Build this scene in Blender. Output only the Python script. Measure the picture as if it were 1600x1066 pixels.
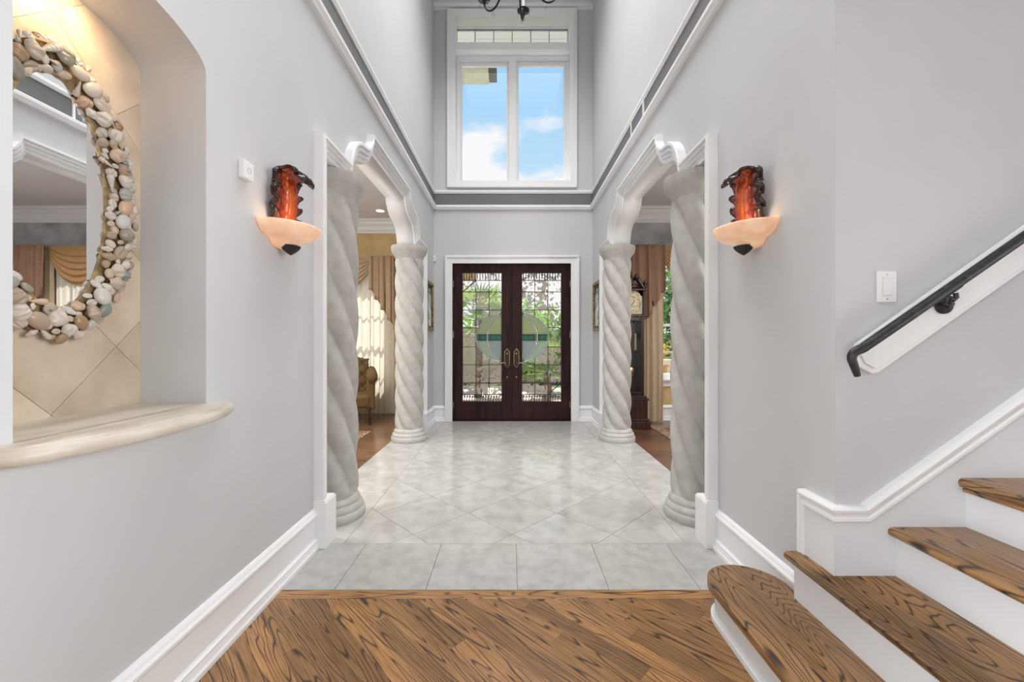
import bpy, bmesh, math, random
from mathutils import Vector, Matrix
PI = math.pi
R = random.Random(7)
S = bpy.context.scene
COL = S.collection
for o in list(bpy.data.objects):
    bpy.data.objects.remove(o)

# ------------------------------------------------------------------ camera
CX, CY, F, H = 799.0, 530.0, 640.0, 1.28        # principal point, focal length in px (1600x1066), eye height
cam_d = bpy.data.cameras.new('camera')
cam = bpy.data.objects.new('camera', cam_d)
COL.objects.link(cam)
cam.location = (0, 0, H)
cam.rotation_euler = (PI/2, 0, 0)
cam_d.sensor_width = 36
cam_d.lens = 36*F/1600
cam_d.shift_x = (800-CX)/1600
cam_d.shift_y = -(533-CY)/1600
cam_d.clip_start = 0.02
S.camera = cam
S.view_settings.view_transform = 'Standard'
S.view_settings.look = 'None'
S.view_settings.gamma = 1
S.view_settings.use_curve_mapping = False
S.view_settings.exposure = 0.0

# ------------------------------------------------------------------ world: blue sky with clouds
W = bpy.data.worlds.new('sky')
S.world = W
W.use_nodes = True
nt = W.node_tree
nt.nodes.clear()
def N(t, **k):
    n = nt.nodes.new(t)
    for a, b in k.items():
        setattr(n, a, b)
    return n
out = N('ShaderNodeOutputWorld'); bg = N('ShaderNodeBackground')
tc = N('ShaderNodeTexCoord'); sep = N('ShaderNodeSeparateXYZ')
nt.links.new(tc.outputs['Generated'], sep.inputs[0])
ramp = N('ShaderNodeValToRGB')
nt.links.new(sep.outputs['Z'], ramp.inputs[0])
e = ramp.color_ramp.elements
e[0].position = 0.0; e[0].color = (0.80, 0.90, 1.0, 1)
e[1].position = 0.75; e[1].color = (0.22, 0.48, 0.95, 1)
e2 = e.new(0.34); e2.color = (0.56, 0.82, 1.0, 1)
e3 = e.new(0.56); e3.color = (0.36, 0.66, 1.0, 1)
mp = N('ShaderNodeMapping'); mp.inputs['Scale'].default_value = (2.2, 2.2, 5.5)
mp.inputs['Location'].default_value = (0.35, 0.0, 0.12)
nt.links.new(tc.outputs['Generated'], mp.inputs[0])
cn = N('ShaderNodeTexNoise'); cn.inputs['Scale'].default_value = 1.6; cn.inputs['Detail'].default_value = 7
cn.inputs['Roughness'].default_value = 0.52
nt.links.new(mp.outputs[0], cn.inputs[0])
mr = N('ShaderNodeMapRange'); mr.inputs['From Min'].default_value = 0.30; mr.inputs['From Max'].default_value = 0.52
mr.inputs['To Min'].default_value = 0.24; mr.inputs['To Max'].default_value = -0.14
nt.links.new(sep.outputs['Z'], mr.inputs[0])
ad = N('ShaderNodeMath', operation='ADD')
nt.links.new(cn.outputs[0], ad.inputs[0]); nt.links.new(mr.outputs[0], ad.inputs[1])
cr = N('ShaderNodeMapRange'); cr.inputs['From Min'].default_value = 0.53; cr.inputs['From Max'].default_value = 0.62
nt.links.new(ad.outputs[0], cr.inputs[0])
mx = N('ShaderNodeMix', data_type='RGBA')
nt.links.new(cr.outputs[0], mx.inputs[0]); nt.links.new(ramp.outputs[0], mx.inputs[6])
mx.inputs[7].default_value = (1.0, 1.0, 1.02, 1)
nt.links.new(mx.outputs[2], bg.inputs[0]); bg.inputs[1].default_value = 1.0
nt.links.new(bg.outputs[0], out.inputs[0])

# ------------------------------------------------------------------ sun and added fill lights
sd = bpy.data.lights.new('sun', 'SUN'); sd.energy = 8; sd.angle = 0.01; sd.color = (1.0, 0.94, 0.84)
sun = bpy.data.objects.new('sun', sd); COL.objects.link(sun)
sun.rotation_euler = Vector((0.42, -1.0, -1.72)).to_track_quat('-Z', 'Y').to_euler()
sun.location = (-4, 14, 14)
def area(name, loc, size, energy, color=(1, 1, 1), rot=(0, 0, 0), sy=None, spread=180):
    d = bpy.data.lights.new(name, 'AREA'); d.energy = energy; d.color = color
    d.spread = math.radians(spread)
    d.shape = 'RECTANGLE'; d.size = size; d.size_y = sy or size
    o = bpy.data.objects.new(name, d); COL.objects.link(o); o.location = loc; o.rotation_euler = rot
    return o
def point(name, loc, energy, color, rad=.2):
    d = bpy.data.lights.new(name, 'POINT'); d.energy = energy; d.color = color; d.shadow_soft_size = rad
    o = bpy.data.objects.new(name, d); COL.objects.link(o); o.location = loc
    return o
area('foyer_overhead_fill', (0.02, 3.7, 6.40), 1.9, 92, (1, .995, .985), sy=3.0, spread=122)  # added overhead fill to even out the foyer, no fixture there
area('hall_overhead_fill', (0.2, -0.4, 6.30), 3.2, 50, (1, .998, .99), sy=2.6, spread=135)  # added fill high above the camera, stands for no real fixture
area('hall_rear_fill', (0.0, -3.9, 1.6), 3.0, 10, (.985, .99, 1), rot=(math.radians(88), 0, 0), sy=2.6, spread=100)  # added fill behind the camera facing the doors, no window there
area('hall_right_fill', (4.4, -1.2, 1.6), 3.0, 165, (.965, .98, 1), rot=(math.radians(85), 0, math.radians(96)), sy=2.6, spread=88)  # added side fill to lift the left wall, no window behind it
area('hall_left_fill', (-1.15, -1.2, 1.5), 3.0, 125, (.97, .985, 1), rot=(math.radians(86), 0, math.radians(-96)), sy=2.6, spread=96)  # added side fill for risers and right wall, no opening there
area('living_room_overhead_fill', (-3.2, 4.6, 3.22), 2.0, 80, (1, .985, .96), sy=3.0, spread=150)  # added fill below the left room ceiling, not a modelled fixture
area('dining_room_overhead_fill', (3.4, 4.2, 3.22), 2.0, 55, (1, .985, .96), sy=2.6, spread=140)  # added fill below the right room ceiling, not a modelled fixture
point('living_room_point_fill', (-2.6, 3.0, 2.0), 75, (1, .97, .92))  # unseen point light added to brighten the left room ceiling
point('dining_room_point_fill', (2.3, 2.7, 2.0), 55, (1, .97, .93))  # unseen point light added to brighten the right room ceiling

# ------------------------------------------------------------------ mesh helpers
class MB:
    def __init__(s): s.v = []; s.f = []; s.uv = None
    def box(s, x0, x1, y0, y1, z0, z1):
        b = len(s.v)
        s.v += [(x0,y0,z0),(x1,y0,z0),(x1,y1,z0),(x0,y1,z0),(x0,y0,z1),(x1,y0,z1),(x1,y1,z1),(x0,y1,z1)]
        s.f += [tuple(b+i for i in q) for q in ((0,3,2,1),(4,5,6,7),(0,1,5,4),(1,2,6,5),(2,3,7,6),(3,0,4,7))]
        return s
    def prism(s, poly, fn, a, b):
        """poly of 2D points, fn(p, q, depth) -> xyz"""
        n = len(poly); k = len(s.v)
        s.v += [fn(p[0], p[1], a) for p in poly] + [fn(p[0], p[1], b) for p in poly]
        s.f.append(tuple(k+i for i in range(n))[::-1]); s.f.append(tuple(k+n+i for i in range(n)))
        for i in range(n):
            j = (i+1) % n
            s.f.append((k+i, k+j, k+n+j, k+n+i))
        return s
    def grid(s, fn, nu, nv, closed_u=False):
        k = len(s.v); mu = nu if closed_u else nu+1
        for j in range(nv+1):
            for i in range(mu):
                s.v.append(tuple(fn(i/nu, j/nv)))
        for j in range(nv):
            for i in range(nu):
                a = k+j*mu+i; b = k+j*mu+(i+1) % mu
                s.f.append((a, b, b+mu, a+mu))
        return s
    def lathe(s, prof, c=(0,0,0), seg=32, a0=0, a1=2*PI, sx=1, sy=1):
        full = abs(a1-a0-2*PI) < 1e-6
        def fn(u, v):
            i = round(v*(len(prof)-1)); r, z = prof[i]; t = a0+(a1-a0)*u
            return (c[0]+r*sx*math.cos(t), c[1]+r*sy*math.sin(t), c[2]+z)
        return s.grid(fn, seg, len(prof)-1, full)
    def tube(s, pts, rad, seg=8, caps=True):
        pts = [Vector(p) for p in pts]; n = len(pts); k = len(s.v)
        if not hasattr(rad, '__len__'): rad = [rad]*n
        t0 = (pts[1]-pts[0]).normalized()
        up = Vector((0,0,1)) if abs(t0.z) < .9 else Vector((1,0,0))
        nr = t0.cross(up).normalized()
        for i in range(n):
            t = (pts[min(i+1,n-1)]-pts[max(i-1,0)]).normalized()
            nr = (nr-t*nr.dot(t)).normalized(); bn = t.cross(nr)
            for j in range(seg):
                a = 2*PI*j/seg
                s.v.append(tuple(pts[i]+(nr*math.cos(a)+bn*math.sin(a))*rad[i]))
        for i in range(n-1):
            for j in range(seg):
                a = k+i*seg+j; b = k+i*seg+(j+1) % seg
                s.f.append((a, b, b+seg, a+seg))
        if caps:
            s.f.append(tuple(k+j for j in range(seg))[::-1]); s.f.append(tuple(k+(n-1)*seg+j for j in range(seg)))
        return s
    def ball(s, c, r, seg=12, rings=8):
        rr = r if hasattr(r, '__len__') else (r, r, r)
        def fn(u, v):
            t = 2*PI*u; p = PI*(v*.998+.001)
            return (c[0]+rr[0]*math.sin(p)*math.cos(t), c[1]+rr[1]*math.sin(p)*math.sin(t), c[2]-rr[2]*math.cos(p))
        return s.grid(fn, seg, rings, True)
    def mesh(s, name='mesh', mat=None, smooth=False, recalc=True):
        me = bpy.data.meshes.new(name)
        me.from_pydata(s.v, [], s.f)
        if recalc or any(len(f) > 4 for f in s.f):
            bm = bmesh.new(); bm.from_mesh(me)
            bmesh.ops.remove_doubles(bm, verts=bm.verts, dist=1e-5)
            big = [f for f in bm.faces if len(f.verts) > 4]
            if big: bmesh.ops.triangulate(bm, faces=big, ngon_method='EAR_CLIP')
            bmesh.ops.recalc_face_normals(bm, faces=bm.faces)
            bm.to_mesh(me); bm.free()
        if mat: me.materials.append(mat)
        if smooth: me.polygons.foreach_set('use_smooth', [True]*len(me.polygons))
        me.update()
        return me
    def build(s, name, mat, parent=None, smooth=False, bevel=0, solid=0, loc=None, rot=None, angle=None, recalc=True, seg=2):
        o = bpy.data.objects.new(name, s.mesh(name, mat, smooth or angle is not None, recalc))
        COL.objects.link(o)
        if parent: o.parent = parent
        if loc: o.location = loc
        if rot: o.rotation_euler = rot
        if angle is not None:
            es = o.data; es.set_sharp_from_angle(angle=math.radians(angle))
        if solid:
            m = o.modifiers.new('solid', 'SOLIDIFY'); m.thickness = solid; m.offset = 0
        if bevel:
            m = o.modifiers.new('bevel', 'BEVEL'); m.width = bevel; m.segments = seg; m.limit_method = 'ANGLE'
        return o
def box(name, mat, x0, x1, y0, y1, z0, z1, parent=None, bevel=0):
    return MB().box(x0,x1,y0,y1,z0,z1).build(name, mat, parent, bevel=bevel)
def tag(o, label, cat, group=None, kind=None):
    o['label'] = label; o['category'] = cat
    if group: o['group'] = group
    if kind: o['kind'] = kind
    return o
def struct(o, label, cat): return tag(o, label, cat, kind='structure')
def empty(name, loc, label, cat, group=None, rz=0, kind=None):
    o = bpy.data.objects.new(name, None); COL.objects.link(o); o.location = loc; o.rotation_euler = (0,0,rz)
    o.empty_display_size = .05
    return tag(o, label, cat, group, kind)
def link(name, me, parent, loc=(0,0,0), rot=(0,0,0), scale=None):
    o = bpy.data.objects.new(name, me); COL.objects.link(o); o.parent = parent; o.location = loc; o.rotation_euler = rot
    if scale: o.scale = scale
    return o
def copy_tree(o, parent=None):
    c = o.copy(); COL.objects.link(c); c.parent = parent
    for ch in list(o.children): copy_tree(ch, c)
    return c
def clip(poly, conv):
    """clip polygon by a convex CCW polygon"""
    out_ = list(poly)
    for i in range(len(conv)):
        a = conv[i]; b = conv[(i+1) % len(conv)]
        inp = out_; out_ = []
        if not inp: return []
        def side(p): return (b[0]-a[0])*(p[1]-a[1])-(b[1]-a[1])*(p[0]-a[0])
        for j in range(len(inp)):
            p = inp[j]; q = inp[(j+1) % len(inp)]; sp, sq = side(p), side(q)
            if sp >= 0: out_.append(p)
            if (sp >= 0) != (sq >= 0) and abs(sp-sq) > 1e-12:
                t = sp/(sp-sq); out_.append((p[0]+(q[0]-p[0])*t, p[1]+(q[1]-p[1])*t))
    res = []
    for p in out_:
        if not res or abs(p[0]-res[-1][0])+abs(p[1]-res[-1][1]) > 1e-5: res.append(p)
    if len(res) > 1 and abs(res[0][0]-res[-1][0])+abs(res[0][1]-res[-1][1]) < 1e-5: res.pop()
    return res if len(res) > 2 else []
def area2(p): return abs(sum(p[i][0]*p[(i+1)%len(p)][1]-p[(i+1)%len(p)][0]*p[i][1] for i in range(len(p))))/2
def rect(a, b, c, d): return [(a,c),(b,c),(b,d),(a,d)]

# ------------------------------------------------------------------ materials
def mat(name, color, rough=.5, metal=0, spec=.5, emit=None, estr=0, coat=0):
    m = bpy.data.materials.new(name); m.use_nodes = True
    b = m.node_tree.nodes['Principled BSDF']
    b.inputs['Base Color'].default_value = (*color, 1); b.inputs['Roughness'].default_value = rough
    b.inputs['Metallic'].default_value = metal; b.inputs['Specular IOR Level'].default_value = spec
    if coat: b.inputs['Coat Weight'].default_value = coat; b.inputs['Coat Roughness'].default_value = .1
    if emit: b.inputs['Emission Color'].default_value = (*emit, 1); b.inputs['Emission Strength'].default_value = estr
    return m
def G(m): return m.node_tree, m.node_tree.nodes, m.node_tree.links, m.node_tree.nodes['Principled BSDF']
def add_noise(m, c1, c2, scale=8, detail=5, stretch=(1,1,1), lo=.35, hi=.65, bump=0, bscale=60, rnd=False, tint=0, rough=None):
    t, n, l, b = G(m)
    tc_ = n.new('ShaderNodeTexCoord'); mp_ = n.new('ShaderNodeMapping'); mp_.inputs['Scale'].default_value = stretch
    l.new(tc_.outputs['Object'], mp_.inputs[0])
    no = n.new('ShaderNodeTexNoise'); no.inputs['Scale'].default_value = scale; no.inputs['Detail'].default_value = detail
    l.new(mp_.outputs[0], no.inputs['Vector'])
    oi = n.new('ShaderNodeObjectInfo')
    if rnd:
        no.noise_dimensions = '4D'
        mu = n.new('ShaderNodeMath'); mu.operation = 'MULTIPLY'; mu.inputs[1].default_value = 37
        l.new(oi.outputs['Random'], mu.inputs[0]); l.new(mu.outputs[0], no.inputs['W'])
    r_ = n.new('ShaderNodeValToRGB'); r_.color_ramp.elements[0].position = lo; r_.color_ramp.elements[1].position = hi
    r_.color_ramp.elements[0].color = (*c1, 1); r_.color_ramp.elements[1].color = (*c2, 1)
    l.new(no.outputs[0], r_.inputs[0]); src = r_.outputs[0]
    if tint:
        mr_ = n.new('ShaderNodeMapRange'); mr_.inputs['To Min'].default_value = 1-tint; mr_.inputs['To Max'].default_value = 1+tint*.3
        l.new(oi.outputs['Random'], mr_.inputs[0])
        hs = n.new('ShaderNodeHueSaturation'); l.new(mr_.outputs[0], hs.inputs['Value']); l.new(src, hs.inputs['Color']); src = hs.outputs[0]
    l.new(src, b.inputs['Base Color'])
    if bump:
        n2 = n.new('ShaderNodeTexNoise'); n2.inputs['Scale'].default_value = bscale; n2.inputs['Detail'].default_value = 4
        l.new(mp_.outputs[0], n2.inputs['Vector'])
        bp = n.new('ShaderNodeBump'); bp.inputs['Strength'].default_value = bump; bp.inputs['Distance'].default_value = .01
        l.new(n2.outputs[0], bp.inputs['Height']); l.new(bp.outputs[0], b.inputs['Normal'])
    return m
def wood(name, light, dark, axis='X', scale=1.0, rough=.32, freq=13, tint=.34, coat=.25, spec=.5):
    """stained oak: contour lines of a stretched noise field make the cathedral grain"""
    m = mat(name, light, rough, coat=coat, spec=spec); t, n, l, b = G(m)
    tc_ = n.new('ShaderNodeTexCoord'); mp_ = n.new('ShaderNodeMapping')
    st = {'X': (.62, 8.0, 4), 'Y': (7.5, 1.0, 4), 'Z': (7, 7, .8)}[axis]
    mp_.inputs['Scale'].default_value = tuple(v*scale for v in st)
    l.new(tc_.outputs['Object'], mp_.inputs[0])
    oi = n.new('ShaderNodeObjectInfo'); mu = n.new('ShaderNodeMath'); mu.operation = 'MULTIPLY'; mu.inputs[1].default_value = 53
    l.new(oi.outputs['Random'], mu.inputs[0])
    no = n.new('ShaderNodeTexNoise'); no.noise_dimensions = '4D'; no.inputs['Scale'].default_value = 1.0; no.inputs['Detail'].default_value = 2.2
    no.inputs['Roughness'].default_value = .38; no.inputs['Distortion'].default_value = .25
    l.new(mp_.outputs[0], no.inputs['Vector']); l.new(mu.outputs[0], no.inputs['W'])
    m1 = n.new('ShaderNodeMath'); m1.operation = 'MULTIPLY'; m1.inputs[1].default_value = freq*2
    l.new(no.outputs[0], m1.inputs[0])
    m2 = n.new('ShaderNodeMath'); m2.operation = 'PINGPONG'; m2.inputs[1].default_value = 1
    l.new(m1.outputs[0], m2.inputs[0])
    r_ = n.new('ShaderNodeValToRGB'); el = r_.color_ramp.elements
    el[0].position = .02; el[0].color = (*dark, 1); el[1].position = .34; el[1].color = (1, 1, 1, 1)
    q = el.new(.14); q.color = tuple((dark[i]*.6+light[i]*.4)/max(light[i], .01) for i in range(3))+(1,)
    el[0].color = tuple(dark[i]/light[i] for i in range(3))+(1,)
    l.new(m2.outputs[0], r_.inputs[0])
    # fine pores
    mp2 = n.new('ShaderNodeMapping'); mp2.inputs['Scale'].default_value = {'X': (6,160,60), 'Y': (160,6,60), 'Z': (160,160,6)}[axis]
    l.new(tc_.outputs['Object'], mp2.inputs[0])
    n2 = n.new('ShaderNodeTexNoise'); n2.inputs['Scale'].default_value = 1; n2.inputs['Detail'].default_value = 3
    l.new(mp2.outputs[0], n2.inputs['Vector'])
    r2 = n.new('ShaderNodeValToRGB'); r2.color_ramp.elements[0].position = .36; r2.color_ramp.elements[0].color = (.45,.4,.36,1)
    r2.color_ramp.elements[1].position = .55; r2.color_ramp.elements[1].color = (1,1,1,1)
    l.new(n2.outputs[0], r2.inputs[0])
    n3 = n.new('ShaderNodeTexNoise'); n3.inputs['Scale'].default_value = 2.2; l.new(tc_.outputs['Object'], n3.inputs['Vector'])
    r3 = n.new('ShaderNodeValToRGB'); r3.color_ramp.elements[0].color = (*[c*.72 for c in light], 1); r3.color_ramp.elements[1].color = (*[min(1,c*1.25) for c in light], 1)
    r3.color_ramp.elements[0].position = .3; r3.color_ramp.elements[1].position = .7
    l.new(n3.outputs[0], r3.inputs[0])
    a = n.new('ShaderNodeMix'); a.data_type = 'RGBA'; a.blend_type = 'MULTIPLY'; a.inputs[0].default_value = 1
    l.new(r3.outputs[0], a.inputs[6]); l.new(r_.outputs[0], a.inputs[7])
    c = n.new('ShaderNodeMix'); c.data_type = 'RGBA'; c.blend_type = 'MULTIPLY'; c.inputs[0].default_value = .8
    l.new(a.outputs[2], c.inputs[6]); l.new(r2.outputs[0], c.inputs[7])
    mr_ = n.new('ShaderNodeMapRange'); mr_.inputs['To Min'].default_value = 1-tint; mr_.inputs['To Max'].default_value = 1+tint*.7
    l.new(oi.outputs['Random'], mr_.inputs[0])
    hs = n.new('ShaderNodeHueSaturation'); l.new(mr_.outputs[0], hs.inputs['Value']); l.new(c.outputs[2], hs.inputs['Color'])
    l.new(hs.outputs[0], b.inputs['Base Color'])
    bp = n.new('ShaderNodeBump'); bp.inputs['Strength'].default_value = .12; bp.inputs['Distance'].default_value = .004
    l.new(m2.outputs[0], bp.inputs['Height']); l.new(bp.outputs[0], b.inputs['Normal'])
    return m
def glassy(name, tint=(1,1,1), gloss=.08, rough=.02, frost=0, frostcol=(.8,.8,.8)):
    m = bpy.data.materials.new(name); m.use_nodes = True; t = m.node_tree; n = t.nodes; l = t.links; n.clear()
    o = n.new('ShaderNodeOutputMaterial'); tr = n.new('ShaderNodeBsdfTransparent'); tr.inputs[0].default_value = (*tint, 1)
    gl = n.new('ShaderNodeBsdfGlossy'); gl.inputs['Roughness'].default_value = rough
    fr = n.new('ShaderNodeFresnel'); geo = n.new('ShaderNodeNewGeometry'); mri = n.new('ShaderNodeMapRange')
    mri.inputs['To Min'].default_value = 1.45; mri.inputs['To Max'].default_value = 1/1.45
    l.new(geo.outputs['Backfacing'], mri.inputs[0]); l.new(mri.outputs[0], fr.inputs[0])
    ms = n.new('ShaderNodeMixShader'); l.new(fr.outputs[0], ms.inputs[0]); l.new(tr.outputs[0], ms.inputs[1]); l.new(gl.outputs[0], ms.inputs[2])
    res = ms.outputs[0]
    if frost:
        tl = n.new('ShaderNodeBsdfTranslucent'); tl.inputs[0].default_value = (*frostcol, 1)
        df = n.new('ShaderNodeBsdfDiffuse'); df.inputs[0].default_value = (*frostcol, 1)
        m0 = n.new('ShaderNodeMixShader'); m0.inputs[0].default_value = .35; l.new(tl.outputs[0], m0.inputs[1]); l.new(df.outputs[0], m0.inputs[2])
        m2 = n.new('ShaderNodeMixShader'); m2.inputs[0].default_value = frost
        l.new(res, m2.inputs[1]); l.new(m0.outputs[0], m2.inputs[2]); res = m2.outputs[0]
    l.new(res, o.inputs[0])
    return m
def fabric(name, c, trans=0.0, rough=.9):
    m = bpy.data.materials.new(name); m.use_nodes = True; t, n, l, b = G(m)
    add_noise(m, tuple(v*.88 for v in c), c, 14, 3, bump=.1, bscale=300)
    b.inputs['Roughness'].default_value = rough; b.inputs['Specular IOR Level'].default_value = .2
    if trans:
        tl = n.new('ShaderNodeBsdfTranslucent'); tl.inputs[0].default_value = (*c, 1)
        ms = n.new('ShaderNodeMixShader'); ms.inputs[0].default_value = trans
        l.new(b.outputs[0], ms.inputs[1]); l.new(tl.outputs[0], ms.inputs[2]); l.new(ms.outputs[0], n['Material Output'].inputs[0])
    return m

M_wall = add_noise(mat('grey_wall_paint', (.53,.53,.535), .6, spec=.3), (.592,.60,.61), (.607,.615,.625), 3, bump=.03, bscale=180)
M_band = add_noise(mat('dark_grey_band_paint', (.16,.16,.165), .6), (.155,.155,.16), (.17,.17,.175), 20, bump=.02, bscale=160)
M_trim = add_noise(mat('white_trim_paint', (.83,.83,.84), .35), (.875,.88,.89), (.895,.90,.91), 4)
M_ceil = add_noise(mat('white_ceiling_paint', (.76,.76,.77), .7), (.75,.75,.76), (.77,.77,.78), 4)
M_panel = add_noise(mat('stair_panel_paint', (.68,.69,.70), .4), (.77,.785,.80), (.785,.80,.815), 4)
M_tile = add_noise(mat('polished_limestone', (.6,.59,.55), .13, spec=.45), (.40,.388,.365), (.535,.525,.505), 9, 12, (1,1,1), lo=.30, hi=.66, rnd=True, tint=.07, bump=.010, bscale=14)
M_tile2 = add_noise(mat('honed_limestone', (.6,.59,.55), .35), (.39,.385,.365), (.50,.495,.475), 14, 12, lo=.35, hi=.62, rnd=True, tint=.06, bump=.05, bscale=60)
M_grout = add_noise(mat('grout', (.30,.28,.26), .9), (.27,.25,.23), (.33,.31,.28), 30)
M_trav = add_noise(mat('travertine_tile', (.6,.45,.3), .45), (.42,.31,.21), (.66,.55,.43), 5, 9, lo=.3, hi=.66, rnd=True, tint=.1, bump=.12, bscale=60)
M_shelf = add_noise(mat('limestone_shelf', (.7,.64,.54), .35), (.44,.37,.29), (.64,.59,.51), 5, 9, (3,.8,3), lo=.28, hi=.6, bump=.1, bscale=80)
M_col = add_noise(mat('cast_stone', (.6,.57,.52), .7), (.465,.45,.42), (.555,.54,.51), 14, 10, lo=.3, hi=.6, bump=.3, bscale=110)
M_oak = wood('stained_oak_plank', (.40,.205,.076), (.042,.020,.010), 'X', freq=30)
M_tread = wood('stained_oak_tread', (.36,.190,.074), (.034,.016,.008), 'Y', scale=.8, freq=36, tint=.15)
M_oakfloor = wood('oak_room_floor', (.30,.155,.075), (.12,.055,.025), 'X', freq=7)
M_darkfloor = wood('dark_room_floor', (.24,.105,.055), (.06,.028,.018), 'X', freq=7)
M_mahog = wood('mahogany', (.035,.009,.008), (.012,.004,.004), 'Z', freq=4, rough=.42, coat=0, spec=.25)
M_clock = wood('clock_walnut', (.045,.016,.010), (.012,.005,.004), 'Z', freq=5, rough=.25)
M_iron = add_noise(mat('dark_iron', (.045,.045,.048), .45, metal=.6), (.035,.035,.038), (.06,.06,.063), 40)
M_black = add_noise(mat('black_enamel', (.012,.012,.013), .3, metal=.3), (.01,.01,.011), (.018,.018,.02), 40)
M_brass = add_noise(mat('aged_brass', (.55,.42,.22), .3, metal=1), (.42,.32,.17), (.62,.50,.30), 30)
M_gold = add_noise(mat('antique_gold', (.36,.25,.11), .45, metal=.5), (.16,.10,.05), (.48,.35,.17), 25, bump=.3, bscale=90)
M_came = add_noise(mat('lead_came', (.03,.03,.03), .4, metal=.7), (.025,.025,.025), (.045,.045,.045), 40)
M_silver = add_noise(mat('zinc_came', (.55,.58,.58), .25, metal=1), (.45,.48,.48), (.65,.68,.68), 40)
M_glass = glassy('clear_glass'); M_crystal = glassy('crystal', (.92,.94,.97), rough=.0)
M_mirror = mat('silvered_mirror', (.93,.935,.94), 0.0, metal=1)
M_fr = glassy('frosted_rose_glass', (1,.97,.95), frost=.62, frostcol=(.80,.74,.71))
M_fr2 = glassy('seedy_glass', (.97,1,.98), frost=.18, frostcol=(.8,.82,.8))
def etched(name, lo, hi, scale, col):
    m = glassy(name, (1,.99,.97), frost=.5, frostcol=col); n = m.node_tree.nodes; l = m.node_tree.links
    mixes = [q for q in n if q.type == 'MIX_SHADER' and not q.inputs[0].is_linked and abs(q.inputs[0].default_value-.5) < 1e-5]
    tc_ = n.new('ShaderNodeTexCoord'); no = n.new('ShaderNodeTexNoise'); no.inputs['Scale'].default_value = scale; no.inputs['Detail'].default_value = 1.5
    no.inputs['Distortion'].default_value = 1.6
    l.new(tc_.outputs['Object'], no.inputs['Vector']); mr_ = n.new('ShaderNodeMapRange')
    mr_.inputs['From Min'].default_value = lo; mr_.inputs['From Max'].default_value = hi; mr_.inputs['To Max'].default_value = .8
    l.new(no.outputs[0], mr_.inputs[0]); l.new(mr_.outputs[0], mixes[0].inputs[0]); return m
M_fr = etched('etched_glass', .47, .49, 9, (.66,.60,.57)); M_fr2 = etched('lightly_etched_glass', .56, .58, 11, (.62,.60,.58))
M_up = glassy('milky_green_glass', (.85,.9,.72), frost=.72, frostcol=(.56,.60,.40))
M_lo = glassy('milky_blue_glass', (.8,.9,.95), frost=.72, frostcol=(.50,.55,.56))
M_teal = glassy('teal_glass', (.15,.5,.42), frost=.35, frostcol=(.10,.38,.32))
M_ringg = glassy('pale_ring_glass', (.85,.95,.9), frost=.6, frostcol=(.52,.60,.52))
M_mustard = add_noise(mat('mustard_plaster', (.62,.42,.17), .7), (.58,.40,.18), (.74,.56,.29), 4, 8, bump=.1, bscale=50)
M_stucco = add_noise(mat('grey_venetian_plaster', (.42,.43,.44), .6), (.30,.31,.32), (.52,.53,.54), 3.5, 9, lo=.32, hi=.62, bump=.05, bscale=40)
M_val = fabric('tan_valance_fabric', (.42,.29,.18)); M_val2 = fabric('brown_valance_fabric', (.36,.215,.14))
M_swag2 = fabric('copper_swag_fabric', (.58,.34,.16), .2)
M_sheer = fabric('cream_sheer', (.84,.79,.69), .6); M_cream = fabric('cream_drape', (.74,.60,.42), .25)
M_uph = fabric('gold_brown_upholstery', (.17,.105,.045))
M_plastic = add_noise(mat('white_plastic', (.82,.82,.82), .35), (.81,.81,.81), (.83,.83,.83), 5)

# ------------------------------------------------------------------ key dimensions
XL, XR, TH = -1.21, 1.265, .20
YD, ZC = 6.38, 6.48
YCOR = 1.60
def PX(px, Y): return (px-CX)/F*Y
def PZ(py, Y): return H-(py-CY)/F*Y
fYZ = lambda p, q, d: (d, p, q)      # polygon in (Y,Z), depth along X
fXZ = lambda p, q, d: (p, d, q)
fXY = lambda p, q, d: (p, q, d)

# arch outline
out_pts = [(2.506,0),(2.506,2.545),(2.945,2.545),(2.96,2.60),(2.99,2.665),(3.035,2.725),(3.09,2.77),(3.15,2.797),(3.21,2.808),(3.27,2.815),(3.325,2.835),(3.375,2.875),(3.41,2.93),(3.42,2.99)]
in_pts  = [(2.64,0),(2.64,2.455),(3.03,2.455),(3.045,2.51),(3.07,2.57),(3.105,2.62),(3.15,2.655),(3.20,2.675),(3.255,2.687),(3.31,2.70),(3.375,2.725),(3.43,2.765),(3.47,2.81),(3.50,2.875)]
C2 = 8.10
out_pts = out_pts+[(C2-a, b) for a, b in out_pts[::-1]]
in_pts = in_pts+[(C2-a, b) for a, b in in_pts[::-1]]

# ------------------------------------------------------------------ walls
NY0, NY1, NXB, NSP, NRISE = .994, 1.6235, -1.471, 2.333, .105
def narch(n=24, a=0, b=PI):
    c = (NY0+NY1)/2; r = (NY1-NY0)/2
    return [(c+r*math.cos(a+(b-a)*i/n), NSP+NRISE*math.sin(a+(b-a)*i/n)) for i in range(n+1)]
w = MB()
SZ = 0.985   # underside of shelf
XO = XL-TH
YB = -4.0
w.box(XO, XL, YB, NY0, 0, ZC)
w.box(XO-.1, XL, NY0, NY1, 0, SZ)
ar = narch()
k = len(w.v)
w.prism([(NY1, ZC), (NY0, ZC)]+[p for p in ar[::-1]], fYZ, XO, XL)
w.prism([(NY1, 0)]+in_pts[:1]+in_pts[1:]+[(YD, 0), (YD, ZC), (NY1, ZC)], fYZ, XO, XL)
wl = struct(w.build('wall_left', M_wall), 'light grey wall on the left with arched niche and shaped opening', 'wall')
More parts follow.
